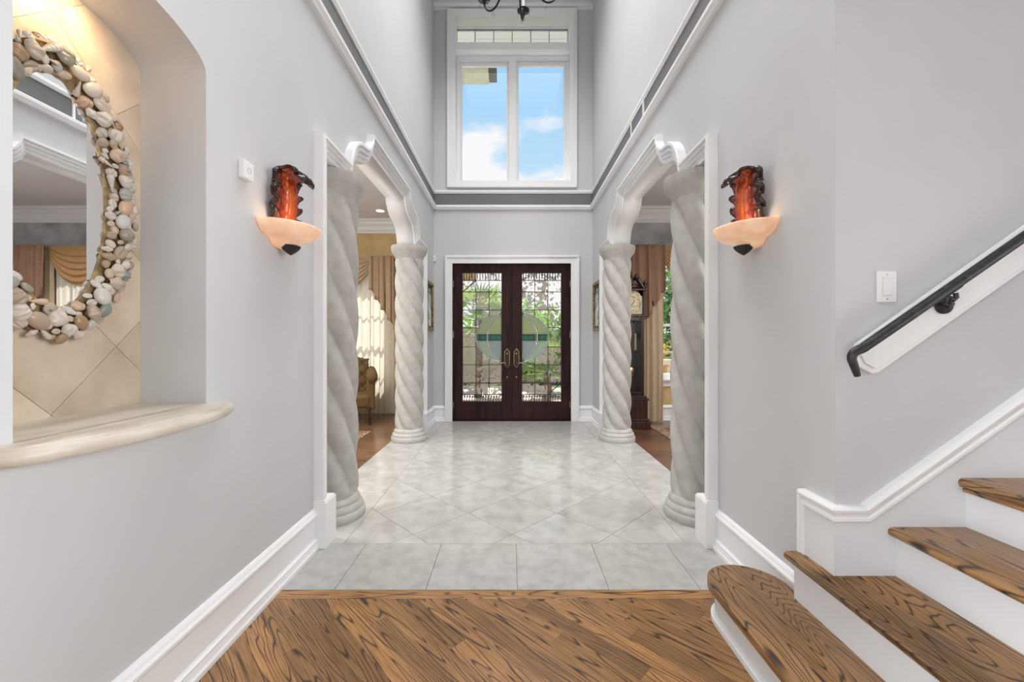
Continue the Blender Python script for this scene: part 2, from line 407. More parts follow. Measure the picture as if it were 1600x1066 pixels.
# niche lining
nl = MB()
th = .03
e1 = .002
nl.box(NXB-.02, XO, NY1, NY1+th, SZ, 2.5); nl.box(NXB-.02, XO, NY0-th, NY0, SZ, 2.5)
def archstrip(u, v):
    a = PI*u; c = (NY0+NY1)/2; r = (NY1-NY0)/2
    return (NXB+(XO-NXB)*v, c+r*math.cos(a), NSP+NRISE*math.sin(a))
nl.grid(archstrip, 28, 1)
nl.box(NXB-.04, NXB-.012, NY0-.03, NY1+.03, SZ, 2.5)
struct(nl.build('wall_niche', M_wall, smooth=False, angle=30), 'arched niche recess lining in the left wall around the shell mirror', 'niche')
# niche travertine tiles set diagonally
nb = struct(box('wall_niche_back', M_grout, NXB-.012, NXB-.004, NY0, NY1, SZ, 2.44), 'travertine tiled back of the arched niche behind the mirror', 'wall')
conv = [(NY0, SZ), (NY1, SZ)]+ar
g = .3048; d2 = g/math.sqrt(2)
for i in range(-5, 6):
    for j in range(-4, 9):
        if (i+j) % 2: continue
        cy_, cz_ = 1.309+d2*i, 1.037+d2*(j)+0
        p = [(cy_, cz_-d2+.0012), (cy_+d2-.0012, cz_), (cy_, cz_+d2-.0012), (cy_-d2+.0012, cz_)]
        p = [(a, b+d2) for a, b in p]
        q = clip(p, conv)
        if len(q) > 2 and area2(q) > .0008:
            MB().prism(q, fYZ, NXB-.006, NXB).build('tile', M_trav, nb)
# right wall
XO2 = XR+TH
w = MB()
w.prism([(YCOR, 0)]+in_pts+[(YD, 0), (YD, ZC), (YCOR, ZC)], fYZ, XR, XO2)
struct(w.build('wall_right', M_wall), 'light grey wall on the right with shaped column opening', 'wall')
struct(box('wall_stair', M_wall, XO2, 4.6, YCOR, YCOR+TH, 0, ZC), 'light grey wall the staircase climbs along', 'wall')
# front wall with door and window openings
DX0, DX1, DZ = -.917, .927, PZ(412, YD)
WX0, WX1 = PX(711, YD), PX(891, YD)
WZ0, WZ1 = PZ(283, YD), PZ(80, YD)
TZ0, TZ1 = PZ(68, YD), PZ(28, YD)
w = MB()
yb = YD+.24
w.box(XO, DX0, YD, yb, 0, DZ); w.box(DX1, XO2, YD, yb, 0, DZ); w.box(XO, XO2, YD, yb, DZ, WZ0)
w.box(XO, WX0, YD, yb, WZ0, ZC+.3); w.box(WX1, XO2, YD, yb, WZ0, ZC+.3)
w.box(WX0, WX1, YD, yb, WZ1, TZ0); w.box(WX0, WX1, YD, yb, TZ1, ZC+.3)
struct(w.build('wall_front', M_wall), 'tall grey front wall holding double doors and high window', 'wall')
struct(box('ceiling', M_ceil, XO, 4.6, YB, YD+.24, ZC, ZC+.1), 'white ceiling high above the foyer', 'ceiling')
struct(MB().box(XL, XR, YD-.05, YD, ZC-.05, ZC).box(XL, XR, YD-.02, YD, ZC-.075, ZC-.05).build('trim_1', M_trim), 'white crown strip where front wall meets the high ceiling', 'moulding')
struct(box('wall_back', M_wall, XO, 4.8, YB-.2, YB, 0, ZC), 'grey wall behind the viewer', 'wall')
struct(box('wall_far_right', M_wall, 4.6, 4.8, YB, 1.8, 0, ZC), 'grey wall beyond the staircase', 'wall')

# ------------------------------------------------------------------ band with trims
ZB = [PZ(y, YD) for y in (328, 322.5, 303, 298)]
def bandprof(z0, z1, p):        # moulded strip profile (out, z)
    h_ = z1-z0
    return [(0,z0),(p*.55,z0),(p*.7,z0+h_*.25),(p,z0+h_*.45),(p,z0+h_*.85),(p*.8,z1),(0,z1)]
lo_p, hi_p = bandprof(ZB[0], ZB[1]+.01, .05), bandprof(ZB[2], ZB[3], .028)
def strips(name, prof, lab, i):
    m = MB()
    m.prism([(XL+a, b) for a, b in prof], lambda p, q, d: (p, d, q), YB, YD)
    m.prism([(XR-a, b) for a, b in prof], lambda p, q, d: (p, d, q), YCOR, YD)
    m.prism([(YD-a, b) for a, b in prof], lambda p, q, d: (d, p, q), XL, XR)
    return struct(m.build('trim_%d' % i, M_trim), lab, 'moulding')
strips('lower', lo_p, 'white moulding along the lower edge of dark grey band', 2)
strips('upper', hi_p, 'white moulding along the upper edge of dark grey band', 3)
bb = MB().box(XL, XL+.006, YB, YD, ZB[1], ZB[2]).box(XR-.006, XR, YCOR, YD, ZB[1], ZB[2]).box(XL, XR, YD-.006, YD, ZB[1], ZB[2])
struct(bb.build('trim_4', M_band), 'dark grey painted frieze band high around the foyer walls', 'frieze')

# ------------------------------------------------------------------ baseboards
bprof = [(0,0),(.040,0),(.040,.018),(.034,.028),(.030,.05),(.030,.058),(.022,.064),(.018,.072),(.018,.185),(.024,.192),(.028,.202),(.028,.212),(.020,.222),(.016,.232),(.010,.240),(0,.243)]
def basebd(name, segs, lab):
    m = MB()
    for ax, off, sgn, a, b in segs:
        if ax == 'L': m.prism([(off+sgn*p, z) for p, z in bprof], lambda p, q, d: (p, d, q), a, b)
        else: m.prism([(off+sgn*p, z) for p, z in bprof], lambda p, q, d: (d, p, q), a, b)
    return struct(m.build(name, M_trim), lab, 'baseboard')
basebd('baseboard_left', [('L', XL, 1, YB, 2.506), ('L', XL, 1, C2-2.506, YD)], 'tall white stepped baseboard along the left wall')
basebd('baseboard_right', [('L', XR, -1, YCOR+.13, 2.506), ('L', XR, -1, C2-2.506, YD)], 'tall white stepped baseboard along the right wall')
basebd('baseboard_front', [('F', YD, -1, XL, -1.018), ('F', YD, -1, 1.028, XR)], 'white baseboard on either side of the double doors')

# ------------------------------------------------------------------ arch casings
cprof = [(0,0),(0,.058),(.04,.066),(.20,.066),(.24,.044),(.30,.050),(.48,.052),(.52,.030),(.58,.036),(.74,.036),(.78,.018),(1,.016),(1,0)]
def casing(i, X, s, lab):
    m = MB(); n = len(out_pts)
    pts = [(out_pts[j], in_pts[j]) for j in range(n)]
    def fn(u, v):
        a, b = pts[round(v*(n-1))]; t, h_ = cprof[round(u*(len(cprof)-1))]
        return (X+s*h_, a[0]+(b[0]-a[0])*t, a[1]+(b[1]-a[1])*t)
    m.grid(fn, len(cprof)-1, n-1)
    o = struct(m.build('trim_%d' % i, M_trim, recalc=True), lab, 'casing')
    for yy in ((2.506-.012, 2.64+.004), (C2-2.64-.004, C2-2.506+.012)):
        MB().box(min(X, X+s*.08), max(X, X+s*.08), yy[0], yy[1], 0, .28).box(min(X, X+s*.074), max(X, X+s*.074), yy[0]+.006, yy[1]-.006, .28, .29).build('plinth_block', M_trim, o, bevel=.003)
    # white lining of the reveal
    l = MB(); n = len(in_pts); e_ = .004
    def lin(u, v):
        p = in_pts[round(v*(n-1))]
        return (X-s*(TH+.005)*u, p[0], p[1])
    l.grid(lin, 1, n-1)
    q = l.build('reveal_lining', M_trim, o, recalc=False, angle=35); 
    mm = q.modifiers.new('s', 'SOLIDIFY'); mm.thickness = .008; mm.offset = 0
    return o
casing(5, XL, 1, 'white moulded scalloped casing around the left column opening')
casing(6, XR, -1, 'white moulded scalloped casing around the right column opening')

# ------------------------------------------------------------------ floor: slab, limestone tiles, oak planks
YW, YT = F*H/(922-CY), F*H/(850-CY)       # wood edge, first joint
fl = struct(MB().box(-1.55, 1.57, YW-.02, YD+.24, -.1, -.012).box(-1.45, 4.6, YB, YW+.001, -.1, -.012).build('floor', M_grout), 'foyer floor of pale stone tiles and stained oak boards', 'floor')
gp = .0013
def addtile(poly, m=M_tile):
    if len(poly) > 2 and area2(poly) > .0012:
        cx_ = sum(p[0] for p in poly)/len(poly); cy_ = sum(p[1] for p in poly)/len(poly)
        sh = [((p[0]-cx_), (p[1]-cy_)) for p in poly]
        return MB().prism(sh, fXY, -.012, 0).build('tile', m, fl, loc=(cx_, cy_, 0))
P = .468
x = .031-4*P
while x < XR+.3:
    a, b = max(x, XL), min(x+P, XR)
    if b-a > .03: addtile(rect(a+gp, b-gp, YW+gp, YT-gp), M_tile2)
    x += P
BL, BR = -1.05, 1.09
region = rect(BL+gp, BR-gp, YT+gp, YD-gp)
T = .651/2
def shrink(poly, d):
    cx_ = sum(p[0] for p in poly)/len(poly); cy_ = sum(p[1] for p in poly)/len(poly)
    return [(p[0]+(cx_-p[0])*d, p[1]+(cy_-p[1])*d) for p in poly]
for i in range(-4, 8):
    for j in range(-3, 14):
        if (i+j) % 2: continue
        cx_, cy_ = -.643+T*i, 2.684+T*(j+1)
        q = clip(shrink([(cx_, cy_-T), (cx_+T, cy_), (cx_, cy_+T), (cx_-T, cy_)], .006), region)
        addtile(q)
y = 2.48
while y < YD:
    a, b = max(y, YT), min(y+.462, YD)
    if b-a > .03:
        lx = -1.51 if b > 2.64 and a < C2-2.7 else XL
        rx = 1.54 if b > 2.64 and a < C2-2.7 else XR
        addtile(rect(lx+gp, BL-gp, a+gp, b-gp)); addtile(rect(BR+gp, rx-gp, a+gp, b-gp))
    y += .462
# threshold strip and diagonal planks
MB().box(-1.2, 1.2, -.034, .034, -.012, .001).build('threshold_strip', M_oak, fl, loc=(0.0, YW-.036, 0), bevel=.0015)
YS = YW-.072
pw = .083
plank_region_c = rect(XL+.02, 1.9, .55, YS)
ang = -PI/4
ux, uy = math.cos(ang), math.sin(ang); vx, vy = -uy, ux
R2 = random.Random(3)
for r_i in range(-24, 48):
    v0 = r_i*pw
    s = -4.0-R2.random()*1.2
    while s < 4:
        L = R2.uniform(.55, 1.5)
        quad = [(s+.0005, v0+.0004), (s+L-.0005, v0+.0004), (s+L-.0005, v0+pw-.0004), (s+.0005, v0+pw-.0004)]
        wq = [(a*ux+b*vx, a*uy+b*vy+1.2) for a, b in quad]
        q = clip(wq, plank_region_c)
        if len(q) > 2 and area2(q) > .0006:
            c0 = ((s+L/2)*ux+(v0+pw/2)*vx, (s+L/2)*uy+(v0+pw/2)*vy+1.2)
            loc_ = []
            for px_, py_ in q:
                dx, dy = px_-c0[0], py_-c0[1]
                loc_.append((dx*ux+dy*uy, dx*vx+dy*vy))
            MB().prism(loc_, fXY, -.012, 0).build('plank', M_oak, fl, loc=(c0[0], c0[1], 0), rot=(0, 0, ang))
        s += L
# plain continuation of the boards behind the camera
cont = box('plank', M_oak, -2.5, 4.6, YB, .55, -.012, 0, fl); cont['kind'] = 'stuff'; cont.name = 'plank_field'

# ------------------------------------------------------------------ twisted stone columns
def column(X, Y, ph, label, pitch=1.45):
    e_ = empty('twisted_column', (X, Y, 0), label, 'column', 'twisted stone columns')
    b = [(0,0),(.222,0),(.226,.012),(.226,.045),(.218,.058),(.212,.064),(.214,.074),(.208,.095),(.196,.105),(.190,.112),(.192,.12),(.188,.135),(.178,.15),(.165,.16),(0,.16)]
    MB().lathe(b, seg=56).build('base', M_col, e_, angle=50)
    z0, z1 = .15, 2.30
    def fn(u, v):
        th_ = 2*PI*u; z = z0+(z1-z0)*v
        a = 5*(th_+ph+z*2*PI/pitch)/2
        c_ = abs(math.cos(a))
        r = .139+.040*(c_**.8)
        fade = min(1, (z1-z)/.06, (z-z0)/.05); r = .166*(1-fade)+r*fade
        return (r*math.cos(th_), r*math.sin(th_), z)
    MB().grid(fn, 150, 150, True).build('shaft', M_col, e_, smooth=True)
    c = [(0,2.28),(.160,2.28),(.170,2.295),(.180,2.32),(.195,2.343),(.206,2.354),(.206,2.361),(.213,2.366),(.222,2.40),(.227,2.43),(.227,2.446),(0,2.446)]
    MB().lathe(c, seg=56).build('capital', M_col, e_, angle=50)
    return e_
YN, YF = 2.975, 5.22
XCL, XCR = -1.30, 1.345
column(XCL, YN, .2, 'large near spiral stone column left, beside grey wall and sconce', 2.0)
column(XCL, YF, .5, 'far spiral stone column left, beside the gilt picture and tan drapes')
column(XCR, YN, .35, 'large near spiral stone column right, warmer stone beside white casing', 2.0)
column(XCR, YF, .7, 'far spiral stone column right, in front of the longcase clock')

# ------------------------------------------------------------------ staircase
RZ = [.178, .366, .555, .744, .933, 1.122]
NX = [.893, 1.174, 1.452, 1.723, 1.996, 2.27]
YP = YCOR-.02
YF0 = -1.2
st = empty('staircase', (1.3, .4, 0), 'staircase with dark oak treads and white risers rising to the right', 'staircase')
def rel(o, base):
    o.matrix_parent_inverse = Matrix.Translation(-Vector(base)); return o
SB = (1.3, .4, 0)
def nose_prof(x0, x1, z):   # bullnose tread section
    t_ = .034
    pts = [(x1, z), (x0+t_/2, z)]
    for i in range(1, 8):
        a = PI/2+PI*i/8
        pts.append((x0+t_/2+t_/2*math.cos(a), z-t_/2+t_/2*math.sin(a)))
    pts += [(x0+t_/2, z-t_), (x1, z-t_)]
    return pts
# first step: rounded end
def stadium(x0, yc, r, x1):
    pts = [(x0, YF0)]
    pts = [(x1, YF0), (x0, YF0)][::-1]
    arc = [(x0+r+r*math.cos(PI-PI*i/24), yc+r*math.sin(PI-PI*i/24)) for i in range(25)]
    return arc+[(x0+2*r, YF0), (x0, YF0)]
m = MB().prism(stadium(.893, 1.83, .172, 0), fXY, RZ[0]-.034, RZ[0])
rel(m.build('tread', M_tread, st, bevel=.014, seg=4, angle=40), SB)
m = MB().prism(stadium(.925, 1.83, .142, 0), fXY, .0, RZ[0]-.034)
rel(m.build('riser', M_panel, st, angle=40), SB)
m = MB().prism(stadium(.908, 1.83, .158, 0), fXY, .0, .022).prism(stadium(.916, 1.83, .150, 0), fXY, .022, .034)
rel(m.build('shoe_moulding', M_trim, st, angle=40), SB)
for i in range(1, 6):
    yend = YP if i > 1 else 1.767
    x1 = NX[i+1]+.06 if i < 5 else 3.4
    pr = nose_prof(NX[i], x1, RZ[i])
    m = MB().prism(pr, fXZ, YF0, YP)
    if i == 1:
        m = MB().prism(pr, fXZ, YF0, YP)
        m.prism(nose_prof(NX[1], XR, RZ[1]), fXZ, YP, 1.767)
    rel(m.build('tread', M_tread, st, angle=40), SB)
    # cove under the nose
    if i > 2:
        rel(MB().box(NX[i]+.012, NX[i]+.04, YF0, YP-.001, RZ[i]-.052, RZ[i]-.0345).build('cove_moulding', M_tread, st, bevel=.006), SB)
    m = MB().box(NX[i]+.03, NX[i]+.045, YF0, YP if i > 1 else 1.745, RZ[i-1], RZ[i]-.034)
    if i == 1: m.box(NX[i]+.045, XR, 1.73, 1.745, 0, RZ[1]-.034); m.box(NX[1]+.03, NX[1]+.045, 1.4, 1.745, .0, RZ[0])
    rel(m.build('riser', M_panel, st), SB)
# skirt panel with cap following the stairs
XK = 1.36; SL = .705
ZT = .636
def capline(x): return ZT if x < XK else ZT+(x-XK)*SL
m = MB()
m.prism([(XR-.02, RZ[1]), (3.4, RZ[1]), (3.4, capline(3.4)-.05), (XK, ZT-.05), (XR-.02, ZT-.05)], fXZ, YP, YCOR)
m.box(XR-.02, XR, YCOR, 1.767, RZ[1], ZT-.05)
rel(m.build('skirt_panel', M_panel, st), SB)
kp = [(-.02,-.062),(.004,-.062),(.010,-.056),(.010,-.046),(.004,-.040),(.006,-.030),(.014,-.022),(.016,-.012),(.010,-.002),(.004,0),(-.02,0)]
m = MB()
path = [((XR-.02, 1.767), ZT), ((XR-.02, YP), ZT), ((XK, YP), ZT), ((3.4, YP), capline(3.4))]
def capfn(u, v):
    i = round(v*3); o_, z_ = kp[round(u*(len(kp)-1))]
    (px_, py_), pz_ = path[i]
    if i == 0: return (px_-o_, py_, pz_+z_)
    if i == 1: return (px_-o_, py_-o_, pz_+z_)
    if i == 2: return (px_+z_*-.33*1, py_-o_, pz_+z_)
    return (px_, py_-o_, pz_+z_*1.22)
m.grid(capfn, len(kp)-1, 3)
m.box(XR-.034, XR-.02, 1.755, 1.767, RZ[1], ZT-.003).box(XR-.028, XR-.02, 1.735, 1.755, RZ[1], ZT-.05)
rel(m.build('cap_moulding', M_trim, st), SB)

# ------------------------------------------------------------------ handrail
hb = [(1.337,1.262),(1.322,1.222),(1.345,1.172),(1.395,1.145),(1.420,1.150),(3.2,1.150+1.78*.704),(3.2,1.262+1.863*.704)]
hr = empty('handrail', (1.34, 1.58, 1.2), 'dark iron handrail on a white slanting board above the stairs', 'handrail')
HB = (1.34, 1.58, 1.2)
rel(MB().prism(hb, fXZ, YCOR-.018, YCOR).build('backing_board', M_trim, hr, bevel=.004), HB)
hb2 = [(1.352,1.256),(1.345,1.222),(1.362,1.186),(1.402,1.166),(1.424,1.172),(3.2,1.172+1.776*.704),(3.2,1.256+1.848*.704)]
rel(MB().prism(hb2, fXZ, YCOR-.024, YCOR-.018).build('raised_panel', M_trim, hr, bevel=.003), HB)
YR = 1.515
p0 = (PX(1352, YR), PZ(543, YR))
pts = [(PX(1340,YR), PZ(588,YR)), (PX(1338,YR), PZ(582,YR)), (PX(1334,YR), PZ(570,YR)), (PX(1331,YR), PZ(561,YR)), (PX(1333,YR), PZ(553,YR)), (PX(1340,YR), PZ(547.5,YR)), (PX(1349,YR), PZ(543.5,YR)), (PX(1370,YR), PZ(529,YR))]
pts3 = [(a, YR, b) for a, b in pts]
e_x = 3.2; pts3 += [(PX(1480,YR), YR, PZ(453.2,YR)), (e_x, YR, PZ(529,YR)+(e_x-pts[-1][0])*.692)]
# widen: flat-topped rail section
rr_ = [.010,.012,.014,.015,.016,.017,.018,.0185,.0185,.0185]
sp_, sr_ = [], []
for i in range(len(pts3)-1):
    P4 = [Vector(pts3[max(i-1,0)]), Vector(pts3[i]), Vector(pts3[i+1]), Vector(pts3[min(i+2,len(pts3)-1)])]
    for q in range(6):
        t_ = q/6
        if i >= 7: sp_.append(P4[1].lerp(P4[2], t_))
        else: sp_.append(.5*((2*P4[1])+(P4[2]-P4[0])*t_+(2*P4[0]-5*P4[1]+4*P4[2]-P4[3])*t_*t_+(3*P4[1]-P4[0]-3*P4[2]+P4[3])*t_**3) if i < 6 else P4[1].lerp(P4[2], t_))
        sr_.append(rr_[i]+(rr_[i+1]-rr_[i])*t_)
sp_.append(Vector(pts3[-1])); sr_.append(.0185)
rm = MB().tube(sp_, sr_, 14)
rel(rm.build('rail', M_iron, hr, smooth=True), HB)
bx, bz = PX(1476, 1.57), PZ(476, 1.57)
br = MB()
br.lathe([(0,0),(.036,0),(.036,.006),(.028,.010),(.014,.013),(.008,.02),(0,.02)], seg=28)
br.v = [(bx+a, YCOR-.024-c, bz+b) for a, b, c in br.v]
bxr, bzr = PX(1481, YR), PZ(464, YR)
br.tube([(bx, 1.565, bz), (bx-.004, 1.545, bz), (bxr, YR+.004, bzr-.016), (bxr+.004, YR, bzr+.004)], [.012,.012,.012,.012], 10)
br.tube([(bxr-.034, YR, bzr-.012), (bxr+.046, YR, bzr+.044)], .010, 8)
br.tube([(bxr+.004, YR, bzr-.006), (bxr+.020, YR, bzr-.012), (bxr+.032, YR, bzr-.002), (bxr+.028, YR, bzr+.014)], .008, 8)
rel(br.build('wall_bracket', M_iron, hr, angle=50), HB)

# ------------------------------------------------------------------ light switch, sensor boxes
sw = empty('light_switch', ((1.425+1.50)/2, YCOR, 1.484), 'white rocker light switch plate on the wall above the handrail', 'light switch')
MB().box(-.038,.038,-.006,0,-.061,.061).build('plate', M_plastic, sw, bevel=.002)
MB().box(-.0165,.0165,-.009,-.006,-.034,.034).build('rocker', M_plastic, sw, bevel=.002)
MB().box(-.0175,.0175,-.0072,-.006,-.035,.035).build('rocker_frame', mat('switch_seam', (.55,.55,.55), .4), sw)
for z in (-.048, .048):
    MB().ball((0,-.0062,z), (.003,.001,.003), 10, 6).build('screw', M_silver, sw)
sb = empty('wall_sensor', (XL, 1.845, PZ(268, 1.85)), 'small white sensor box high on left grey wall by the niche', 'sensor')
MB().box(0,.030,-.034,.034,-.041,.041).build('housing', M_plastic, sb, bevel=.005)
MB().tube([(.0302, .012*math.cos(a*PI/8), .012*math.sin(a*PI/8)) for a in range(17)], .0012, 6).build('button_ring', mat('sensor_ring', (.45,.45,.46), .5), sb)
sc = empty('wall_sensor', (PX(677.8, YD), YD, PZ(404.5, YD)), 'tiny white sensor in the front wall corner left of the doors', 'sensor')
MB().box(-.03,.035,-.03,0,-.045,.045).build('housing', M_plastic, sc, bevel=.01)
MB().ball((.003,-.03,.005), (.014,.006,.014), 10, 6).build('lens', mat('sensor_lens', (.5,.5,.52), .3), sc)

# ------------------------------------------------------------------ vent grille in the band
vy0, vy1 = 3.87, 4.28
vg = empty('vent_grille', (XR-.006, (vy0+vy1)/2, (ZB[1]+ZB[2])/2), 'white framed louvred vent grille set in the dark band', 'vent')
hz = (ZB[2]-ZB[1])/2+.012; hy = (vy1-vy0)/2
fr = MB().box(-.014,0,-hy,hy,hz-.022,hz).box(-.014,0,-hy,hy,-hz,-hz+.022).box(-.014,0,-hy,-hy+.022,-hz+.022,hz-.022).box(-.014,0,hy-.022,hy,-hz+.022,hz-.022)
fr.build('frame', M_trim, vg, bevel=.002)
M_vent = add_noise(mat('vent_grey', (.25,.25,.28), .5), (.23,.23,.26), (.28,.28,.31), 20)
MB().box(-.003,0,-hy+.022,hy-.022,-hz+.022,hz-.022).build('backing', M_vent, vg)
sm = MB().box(-.011,-.003,-.003,.003,-hz+.022,hz-.022).mesh('slat', M_vent)
for i in range(16):
    link('slat', sm, vg, (0, -hy+.035+i*(2*hy-.07)/15, 0))

# ------------------------------------------------------------------ front doors
M_dcas = M_trim
dc = MB()
cx0, cx1, cz1 = PX(697,YD), PX(903,YD), PZ(401,YD)
dc.box(cx0, DX0, YD-.03, YD, 0, cz1).box(DX1, cx1, YD-.03, YD, 0, cz1).box(DX0, DX1, YD-.03, YD, DZ, cz1)
dc.box(cx0-.012, cx0+.02, YD-.045, YD, 0, cz1-.02).box(cx1-.02, cx1+.012, YD-.045, YD, 0, cz1-.02).box(cx0-.012, cx1+.012, YD-.045, YD, cz1-.02, cz1+.012)
struct(dc.build('trim_7', M_trim, bevel=.003), 'white casing around the double front doors', 'casing')
GZ0, GZ1 = PZ(628.4,YD), PZ(425.9,YD)
GL = (PX(722.2,YD), PX(783.5,YD)); GR = (PX(815.9,YD), PX(877.5,YD))
EC = (.014, 1.308); EA, EB = .572, .412; IA, IB = .397, .397
vsL = [PX(680+225/3.554,YD), PX(680+298/3.554,YD)]; vsR = [PX(680+555/3.554,YD), PX(680+628/3.554,YD)]
hs_ = [PZ(380+v/3.554, YD) for v in (268,370,470,577,677,780)]
ZTB, ZBB = PZ(380+203/3.554, YD), PZ(380+845/3.554, YD)
def ell(a, b, n=72, c=EC): return [(c[0]+a*math.cos(2*PI*i/n), c[1]+b*math.sin(2*PI*i/n)) for i in range(n)]
def ein(p, k=1.0): return ((p[0]-EC[0])/EA)**2+((p[1]-EC[1])/EB)**2 < k
def minus_ellipse(x0, x1, z0, z1):
    n = 40; b = []
    for (p, q) in (((x0,z0),(x1,z0)),((x1,z0),(x1,z1)),((x1,z1),(x0,z1)),((x0,z1),(x0,z0))):
        for i in range(n): b.append((p[0]+(q[0]-p[0])*i/n, p[1]+(q[1]-p[1])*i/n))
    ins = [ein(p) for p in b]
    if all(ins): return None
    if not any(ins): return [(x0,z0),(x1,z0),(x1,z1),(x0,z1)]
    s = next(i for i in range(len(b)) if ins[i-1] and not ins[i])
    seq = [b[(s+i) % len(b)] for i in range(len(b))]; iq = [ein(p) for p in seq]
    o = []; i = 0
    while i < len(seq):
        if not iq[i]: o.append(seq[i]); i += 1
        else:
            j = i
            while j < len(seq) and iq[j]: j += 1
            A, B = seq[i-1], seq[j % len(seq)]
            ta = math.atan2((A[1]-EC[1])/EB, (A[0]-EC[0])/EA); tb = math.atan2((B[1]-EC[1])/EB, (B[0]-EC[0])/EA)
            d = (tb-ta+PI) % (2*PI)-PI
            for q in range(0, 9):
                t = ta+d*q/8; o.append((EC[0]+EA*math.cos(t), EC[1]+EB*math.sin(t)))
            i = j
    # thin out colinear points
    r = []
    for i in range(len(o)):
        a, p, c = o[i-1], o[i], o[(i+1) % len(o)]
        if abs((p[0]-a[0])*(c[1]-p[1])-(p[1]-a[1])*(c[0]-p[0])) > 1e-8: r.append(p)
    return r
YG = YD+.075
def leaf(n, x0, x1, gx, vs, side):
    d = struct(empty('door_%d' % n, (x0, YD+.05, 0), '', 'door', kind='structure'), ('left' if n == 1 else 'right')+' leaf of the mahogany front doors with leaded art glass', 'door')
    B = (x0, YD+.05, 0)
    f = MB()
    f.box(x0, gx[0], YD+.05, YD+.095, .01, DZ-.004).box(gx[1], x1, YD+.05, YD+.095, .01, DZ-.004)
    f.box(gx[0], gx[1], YD+.05, YD+.095, .01, GZ0).box(gx[0], gx[1], YD+.05, YD+.095, GZ1, DZ-.004)
    rel(f.build('door_frame', M_mahog, d, bevel=.002), B)
    s_ = MB(); w_ = .014
    s_.box(gx[0], gx[1], YD+.043, YD+.052, GZ0-w_, GZ0).box(gx[0], gx[1], YD+.043, YD+.052, GZ1, GZ1+w_)
    s_.box(gx[0]-w_, gx[0], YD+.043, YD+.0519, GZ0-w_, GZ1+w_).box(gx[1], gx[1]+w_, YD+.043, YD+.0519, GZ0-w_, GZ1+w_)
    rel(s_.build('glass_bead', M_mahog, d, bevel=.003), B)
    xs = [gx[0]]+vs+[gx[1]]; zs = [GZ1, ZTB]+hs_+[ZBB, GZ0]
    rr = random.Random(n*5)
    for i in range(3):
        for j in range(len(zs)-1):
            q = minus_ellipse(xs[i]+.001, xs[i+1]-.001, zs[j+1]+.001, zs[j]-.001)
            if not q or area2(q) < .0003: continue
            fr_ = rr.random()
            M = M_fr if (fr_ < .42 and 0 < j < len(zs)-2) or j == len(zs)-3 and fr_ < .8 else (M_fr2 if fr_ < .8 else M_glass)
            rel(MB().prism(q, fXZ, YG, YG+.005).build('pane', M, d), B)
    rc = rect(gx[0], gx[1], GZ0, GZ1)
    def piece(poly, M, dy=0):
        q = clip(poly, rc)
        if q and area2(q) > .0002: rel(MB().prism(q, fXZ, YG-dy, YG+.005-dy).build('pane', M, d), B)
    O, I = ell(EA, EB), ell(IA, IB)
    n2 = 36
    zt, zb_ = EC[1]+.045, EC[1]-.05
    def band_clip(poly, a, b): return clip(poly, rect(-2, 2, a, b))
    inner = ell(IA, IB)
    piece(band_clip(inner, zt, 3), M_up); piece(band_clip(inner, zb_, zt), M_teal); piece(band_clip(inner, -1, zb_), M_lo)
    # crescents between the circle and the outer ellipse on this leaf's side
    sg = -1 if n == 1 else 1
    def arc(a, b, lo, hi, k=20): return [(EC[0]+sg*a*math.cos(lo+(hi-lo)*i/k), EC[1]+b*math.sin(lo+(hi-lo)*i/k)) for i in range(k+1)]
    t0o, t0i = math.asin(.045/EB), math.asin(.045/IB)
    for M, s1 in ((M_up, 1), (M_lo, -1)):
        po = arc(EA, EB, s1*t0o, s1*(PI/2-.02)); pi_ = arc(IA, IB, s1*(PI/2-.02), s1*t0i)
        piece(po+pi_, M_ringg if s1 < 0 else M_up)
    piece(arc(EA, EB, -t0o, t0o, 6)+arc(IA, IB, t0i, -t0i, 6), M_teal)
    # leading
    c = MB(); yl0, yl1 = YG-.006, YG+.011; t_ = .0045
    def vline(x, a, b, t=t_): c.box(x-t, x+t, yl0, yl1, a, b)
    def hline(z, a, b, t=t_): c.box(a, b, yl0, yl1, z-t, z+t)
    for x in vs:
        dd = 1-((x-EC[0])/EA)**2
        if dd > 0:
            e_ = EB*math.sqrt(dd); vline(x, GZ0, EC[1]-e_); vline(x, EC[1]+e_, GZ1)
        else: vline(x, GZ0, GZ1)
    for z in hs_+[ZTB]+[ZBB]:
        dd = 1-((z-EC[1])/EB)**2
        if dd > 0:
            e_ = EA*math.sqrt(dd)
            if n == 1: hline(z, gx[0], min(gx[1], EC[0]-e_))
            else: hline(z, max(gx[0], EC[0]+e_), gx[1])
        else: hline(z, gx[0], gx[1])
    kx = gx[0]+.02; i = 0
    while kx < gx[1]-.01:
        vline(kx, ZTB+(.02 if i % 2 else -.0), GZ1, .006); vline(kx, GZ0, ZBB-(.02 if i % 2 else 0)+.0, .004)
        c.ball((kx+.014, YG, ZBB-.03), (.009,.004,.022), 6, 4)
        kx += .042; i += 1
    if n == 1: c.tube([(gx[0], YG, hs_[0]), (vs[0], YG, ZTB)], .008, 6)
    else: c.tube([(vs[1], YG, ZBB), (gx[1], YG, hs_[5])], .008, 6)
    for zz in (zt, zb_, zt-.012, zb_+.012):
        a = EC[0]-EA if n == 1 else gx[0]; b = gx[1] if n == 1 else EC[0]+EA
        hline(zz, max(a, gx[0]), min(b, gx[1]), .003)
    for q in range(7):
        xx = gx[0]+.1+q*.085
        if gx[0] < xx < gx[1] and abs(xx-EC[0]) < EA: vline(xx, zb_, zt, .003)
    rel(c.build('lead_came', M_came, d), B)
    zc_ = MB()
